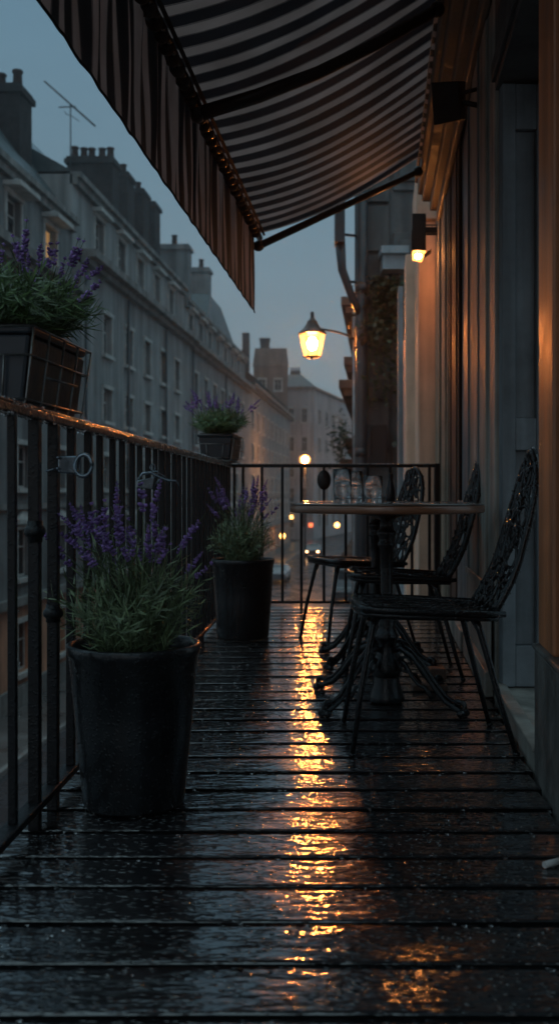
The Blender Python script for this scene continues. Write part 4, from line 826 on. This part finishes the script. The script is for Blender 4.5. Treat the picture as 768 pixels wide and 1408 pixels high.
tumbler(.238, 3.72, .0355, .128, .6, 'tall ribbed drinking glass with water, leftmost on the near table')
tumbler(.300, 3.93, .033, .125, .55, 'drinking glass partly hidden between the two other glasses')
tumbler(.360, 3.78, .037, .104, .5, 'short drinking glass with water on the near table, rightmost')
bt = thing('small_bottle', (.52, 4.6, .7525), 'small dark bottle standing on the farther table', 'bottle')
q = MB(); q.lathe([(0, 0), (.02, 0), (.023, .01), (.021, .05), (.012, .085), (.009, .1), (.01, .11)], (.52, 4.6, .753), 16); q.build('bottle_body', glassd, bt)
q = MB(); q.lathe([(.011, .105), (.012, .11), (.012, .128), (0, .13)], (.52, 4.6, .753), 14); q.build('cap', iron, bt)

# ------------------------------------------------------------------ ornate chairs
def make_chair(label):
    t = thing('garden_chair', (0, 0, 0), label, 'chair', 'ornate cast metal chairs at the tables')
    hw = .2
    def S(u, v):        # seat: u across (-1..1), v 0 front .. 1 back ; front is -x
        x = -.225 + .44 * v; z = .435 - .012 * math.sin(math.pi * v) * (1 - u * u) + .006 * (1 - v) - .012 * v
        return Vector((x, u * hw * (1 - .08 * v), z))
    def Bk(u, v):       # back: v 0 bottom .. 1 top; egg shape
        wd = hw * (.82 - .2 * v) ; return Vector((.19 + .035 * math.sin(min(1, v * 3) * 1.57) + .14 * v - .02 * math.cos(u * 1.5), u * wd, .425 + .5 * v + .0))
    def outline(v): return max(0.0, (1 - max(0, (v - .55) / .45) ** 2.3)) ** .5 if v > .55 else 1
    # seat
    q = MB(); N = 40; ring = []
    for i in range(N + 1):
        a = 2 * math.pi * i / N; cu, cv = math.cos(a), math.sin(a); k = 1 / max(abs(cu), abs(cv)) ** .72
        ring.append(S(max(-1, min(1, cu * k)), .5 + .5 * max(-1, min(1, cv * k))))
    q.tube(ring, .012, 8, cap=False); q.tube([p + Vector((0, 0, -.016)) for p in ring], .008, 6, cap=False); q.build('seat_rim', cast, t)
    q = MB(); random.seed(77)
    for j in range(9):
        u0 = -.84 + 1.68 * j / 8; q.tube([S(u0 + .07 * math.sin(i * 1.1 + j), .03 + .94 * i / 12) for i in range(13)], .0065, 5)
    for j in range(7):
        v0 = .12 + .76 * j / 6; q.tube([S(-.92 + 1.84 * i / 12, v0 + .035 * math.sin(i * 1.6 + j * 2)) for i in range(13)], .0055, 5)
    for i in range(64):
        u, v = random.uniform(-.85, .85), random.uniform(.08, .92); q.blob(S(u, v) + Vector((0, 0, .004)), (.02, .009, .004), 6, 4, Matrix.Rotation(random.uniform(0, 3.14), 3, 'Z'))
    q.build('seat', cast, t)
    # back
    q = MB(); pts = []
    for i in range(15): v = i / 15 * .97; pts.append(Bk(-outline(v), v))
    for a in (-.55, 0, .55): pts.append(Bk(a * outline(.965), .985 if a else 1.0))
    for i in range(14, -1, -1): v = i / 15 * .97; pts.append(Bk(outline(v), v))
    q.tube(pts, .0115, 8); q.build('back_frame', cast, t)
    q = MB(); random.seed(31)
    q.tube([Bk(.06 * math.sin(i * 1.3), i / 14 * .98) for i in range(15)], .008, 6)
    for sg in (-1, 1):
        q.tube([Bk(sg * (.42 + .12 * math.sin(i * 1.1)) * outline(i / 14 * .93), i / 14 * .93) for i in range(15)], .007, 6)
        q.tube([Bk(sg * (.75 + .1 * math.sin(i * 1.4 + 1)) * outline(i / 14 * .9), i / 14 * .9) for i in range(15)], .006, 6)
        for k in range(7):
            v0 = .06 + k * .125; o_ = outline(v0)
            q.tube([Bk(sg * o_ * (.08 + .84 * w_ / 7), v0 + .06 * math.sin(w_ / 7 * 3.14) + .05 * w_ / 7) for w_ in range(8)], .006, 6)
            c0 = (sg * .28 * o_, v0 + .03); q.tube([Bk(c0[0] + .17 * math.cos(w_) * (1 - w_ * .1), c0[1] + .05 * math.sin(w_) * (1 - w_ * .1)) for w_ in [i * .7 for i in range(9)]], .0055, 5)
    for i in range(95):
        v = random.uniform(.02, .96); u = random.uniform(-.88, .88) * outline(v); c = Bk(u, v)
        q.blob(c + Vector((random.uniform(-.008, .008), 0, 0)), (.006, .013, .021), 6, 4, Matrix.Rotation(random.uniform(-1.3, 1.3), 3, 'X'))
    q.build('backrest', cast, t)
    for sy in (-1, 1):
        q = MB(); q.tube([(-.165, sy * .14, .42), (-.18, sy * .15, .37), (-.215, sy * .175, .2), (-.245, sy * .2, 0)], [.015, .0105, .009, .008], 10); q.blob((-.245, sy * .2, .006), (.012, .012, .007), 8, 5); q.build('front_leg', cast, t)
        q = MB(); q.tube([(.13, sy * .13, .415), (.15, sy * .14, .37), (.2, sy * .165, .18), (.25, sy * .19, 0)], [.015, .0105, .009, .008], 10); q.blob((.25, sy * .19, .006), (.012, .012, .007), 8, 5); q.build('rear_leg', cast, t)
    q = MB(); q.tube([(-.17, -.15, .415), (-.17, .15, .415)], .009, 8); q.tube([(.14, -.15, .41), (.14, .15, .41)], .009, 8)
    for sy in (-1, 1): q.tube([(-.17, sy * .14, .413), (0, sy * .14, .409), (.14, sy * .14, .41), (.23, sy * .13, .418)], .0095, 8)
    q.build('under_frame', cast, t)
    return t
C1 = make_chair('nearest ornate black metal chair, its seat fully in view before the tables'); C2 = copy_tree(C1); C3 = copy_tree(C1)
C2['label'] = 'middle ornate black metal chair with its back against the wall, between the tables'; C3['label'] = 'farthest ornate black metal chair, partly turned, near the end railing'
C1.location = (.462, 3.14, 0); C1.rotation_euler.z = R(0)
C2.location = (.53, 4.335, 0); C2.rotation_euler.z = R(-2)
C3.location = (.41, 5.22, 0); C3.rotation_euler.z = R(19)

# small floor things
q = MB(); q.box(.63, .70, 4.12, 4.2, .003, .05); o = q.build('wooden_block', redwood, base=(.665, 4.16, 0), bevel=.004); tag(o, 'small dark wooden block on the deck by the middle chair leg', 'block')
q = MB(); q.box(.53, .67, 3.9, 3.97, .003, .025); o = q.build('flat_block', redwood, base=(.6, 3.93, 0), bevel=.004); tag(o, 'flat dark wooden slat lying on the deck beside the table foot', 'block')
q = MB(); a_ = pt(748, 1191, 2.06); q.tube([(a_.x, 2.06, .009), (a_.x + .05, 2.09, .009)], .007, 12); o = q.build('paper_stub', whitep, base=(a_.x, 2.06, 0)); tag(o, 'white rolled paper stub lying on the deck near the wall', 'litter')

# ------------------------------------------------------------------ rain drops lying on things
random.seed(15); q = MB()
for i in range(1500):
    yy = random.uniform(1.4, 6.5) ; yy = 1.35 + (yy - 1.4) ** 1.25 * .6 if random.random() < .7 else yy
    xx = random.uniform(RX(yy) + .02, .42 + K * yy); r_ = random.uniform(.0015, .0045) * (1.15 if random.random() < .1 else 1)
    q.blob((xx, yy, .0008), (r_ * random.uniform(1, 1.6), r_, r_ * .42), 7, 4)
o = q.build('deck_raindrops', drop_m); tag(o, kind='stuff')
q = MB()
for i in range(1500):
    yy = 1.6 + 4.9 * random.random() ** .9; r_ = random.uniform(.0015, .0035)
    q.blob((RX(yy) + random.uniform(-.02, .02), yy, random.choice((.9925, .985, .962, .9605)) + (0 if r_ else 0)), r_, 6, 4)
for yy in ys:
    if yy < 1.9: continue
    for k in range(12): q.blob((RX(yy) + .0115, yy + random.uniform(-.008, .008), random.uniform(.1, .95)), random.uniform(.0012, .0026), 5, 4)
for i in range(260): q.blob((random.uniform(-.3, 1.05), 6.6 + random.uniform(-.015, .01), .9875), random.uniform(.0015, .004), 6, 4)
for i in range(260):
    a = random.uniform(0, 6.28); rr = .36 * math.sqrt(random.random()); q.blob((.403 + rr * math.cos(a), 3.7 + rr * math.sin(a), .753), (random.uniform(.002, .005), .0035, .0014), 6, 4)
for ch in (C1, C2, C3):
    M = Matrix.Translation(ch.location) @ Matrix.Rotation(ch.rotation_euler.z, 4, 'Z')
    for part_ in ch.children:
        if part_.name.split('.')[0] in ('seat', 'backrest', 'back_frame', 'seat_rim'):
            vv = part_.data.vertices
            for i in range(240): v = vv[random.randrange(len(vv))].co; q.blob(M @ v, random.uniform(.0018, .0042), 6, 4)
for i in range(200):
    yy = 2.3 + 4.1 * random.random(); q.blob(Vector(val_pt(yy, 1.0)) - Vector((0, 0, .003)), random.uniform(.0015, .003), 6, 4)
for (px_, py_, r0, r1, h_) in ((-.37, 2.5, .128, .166, .41), (-.199, 5.36, .14, .17, .43)):
    for i in range(420):
        a = random.uniform(0, 6.28); t = random.random() ** .8 * .94; rr = r0 + (r1 - r0) * t - .0005; q.blob((px_ + rr * math.cos(a), py_ + rr * math.sin(a), h_ * t), (random.uniform(.001, .003),) * 2 + (random.uniform(.0015, .0045),), 5, 4)
o = q.build('clinging_raindrops', drop_m); tag(o, kind='stuff')

# ------------------------------------------------------------------ evening air
hz = bpy.data.materials.new('evening_haze'); hz.use_nodes = True; n = hz.node_tree.nodes; n.remove(n['Principled BSDF'])
pv = n.new('ShaderNodeVolumePrincipled'); pv.inputs['Color'].default_value = (.92, .94, .96, 1); pv.inputs['Density'].default_value = .0016; pv.inputs['Anisotropy'].default_value = .75
hz.node_tree.links.new(pv.outputs[0], n['Material Output'].inputs['Volume'])
q = MB(); q.box(-160, 160, -60, 260, SZ - 1.2, 30); o = q.build('haze', hz); tag(o, kind='stuff')
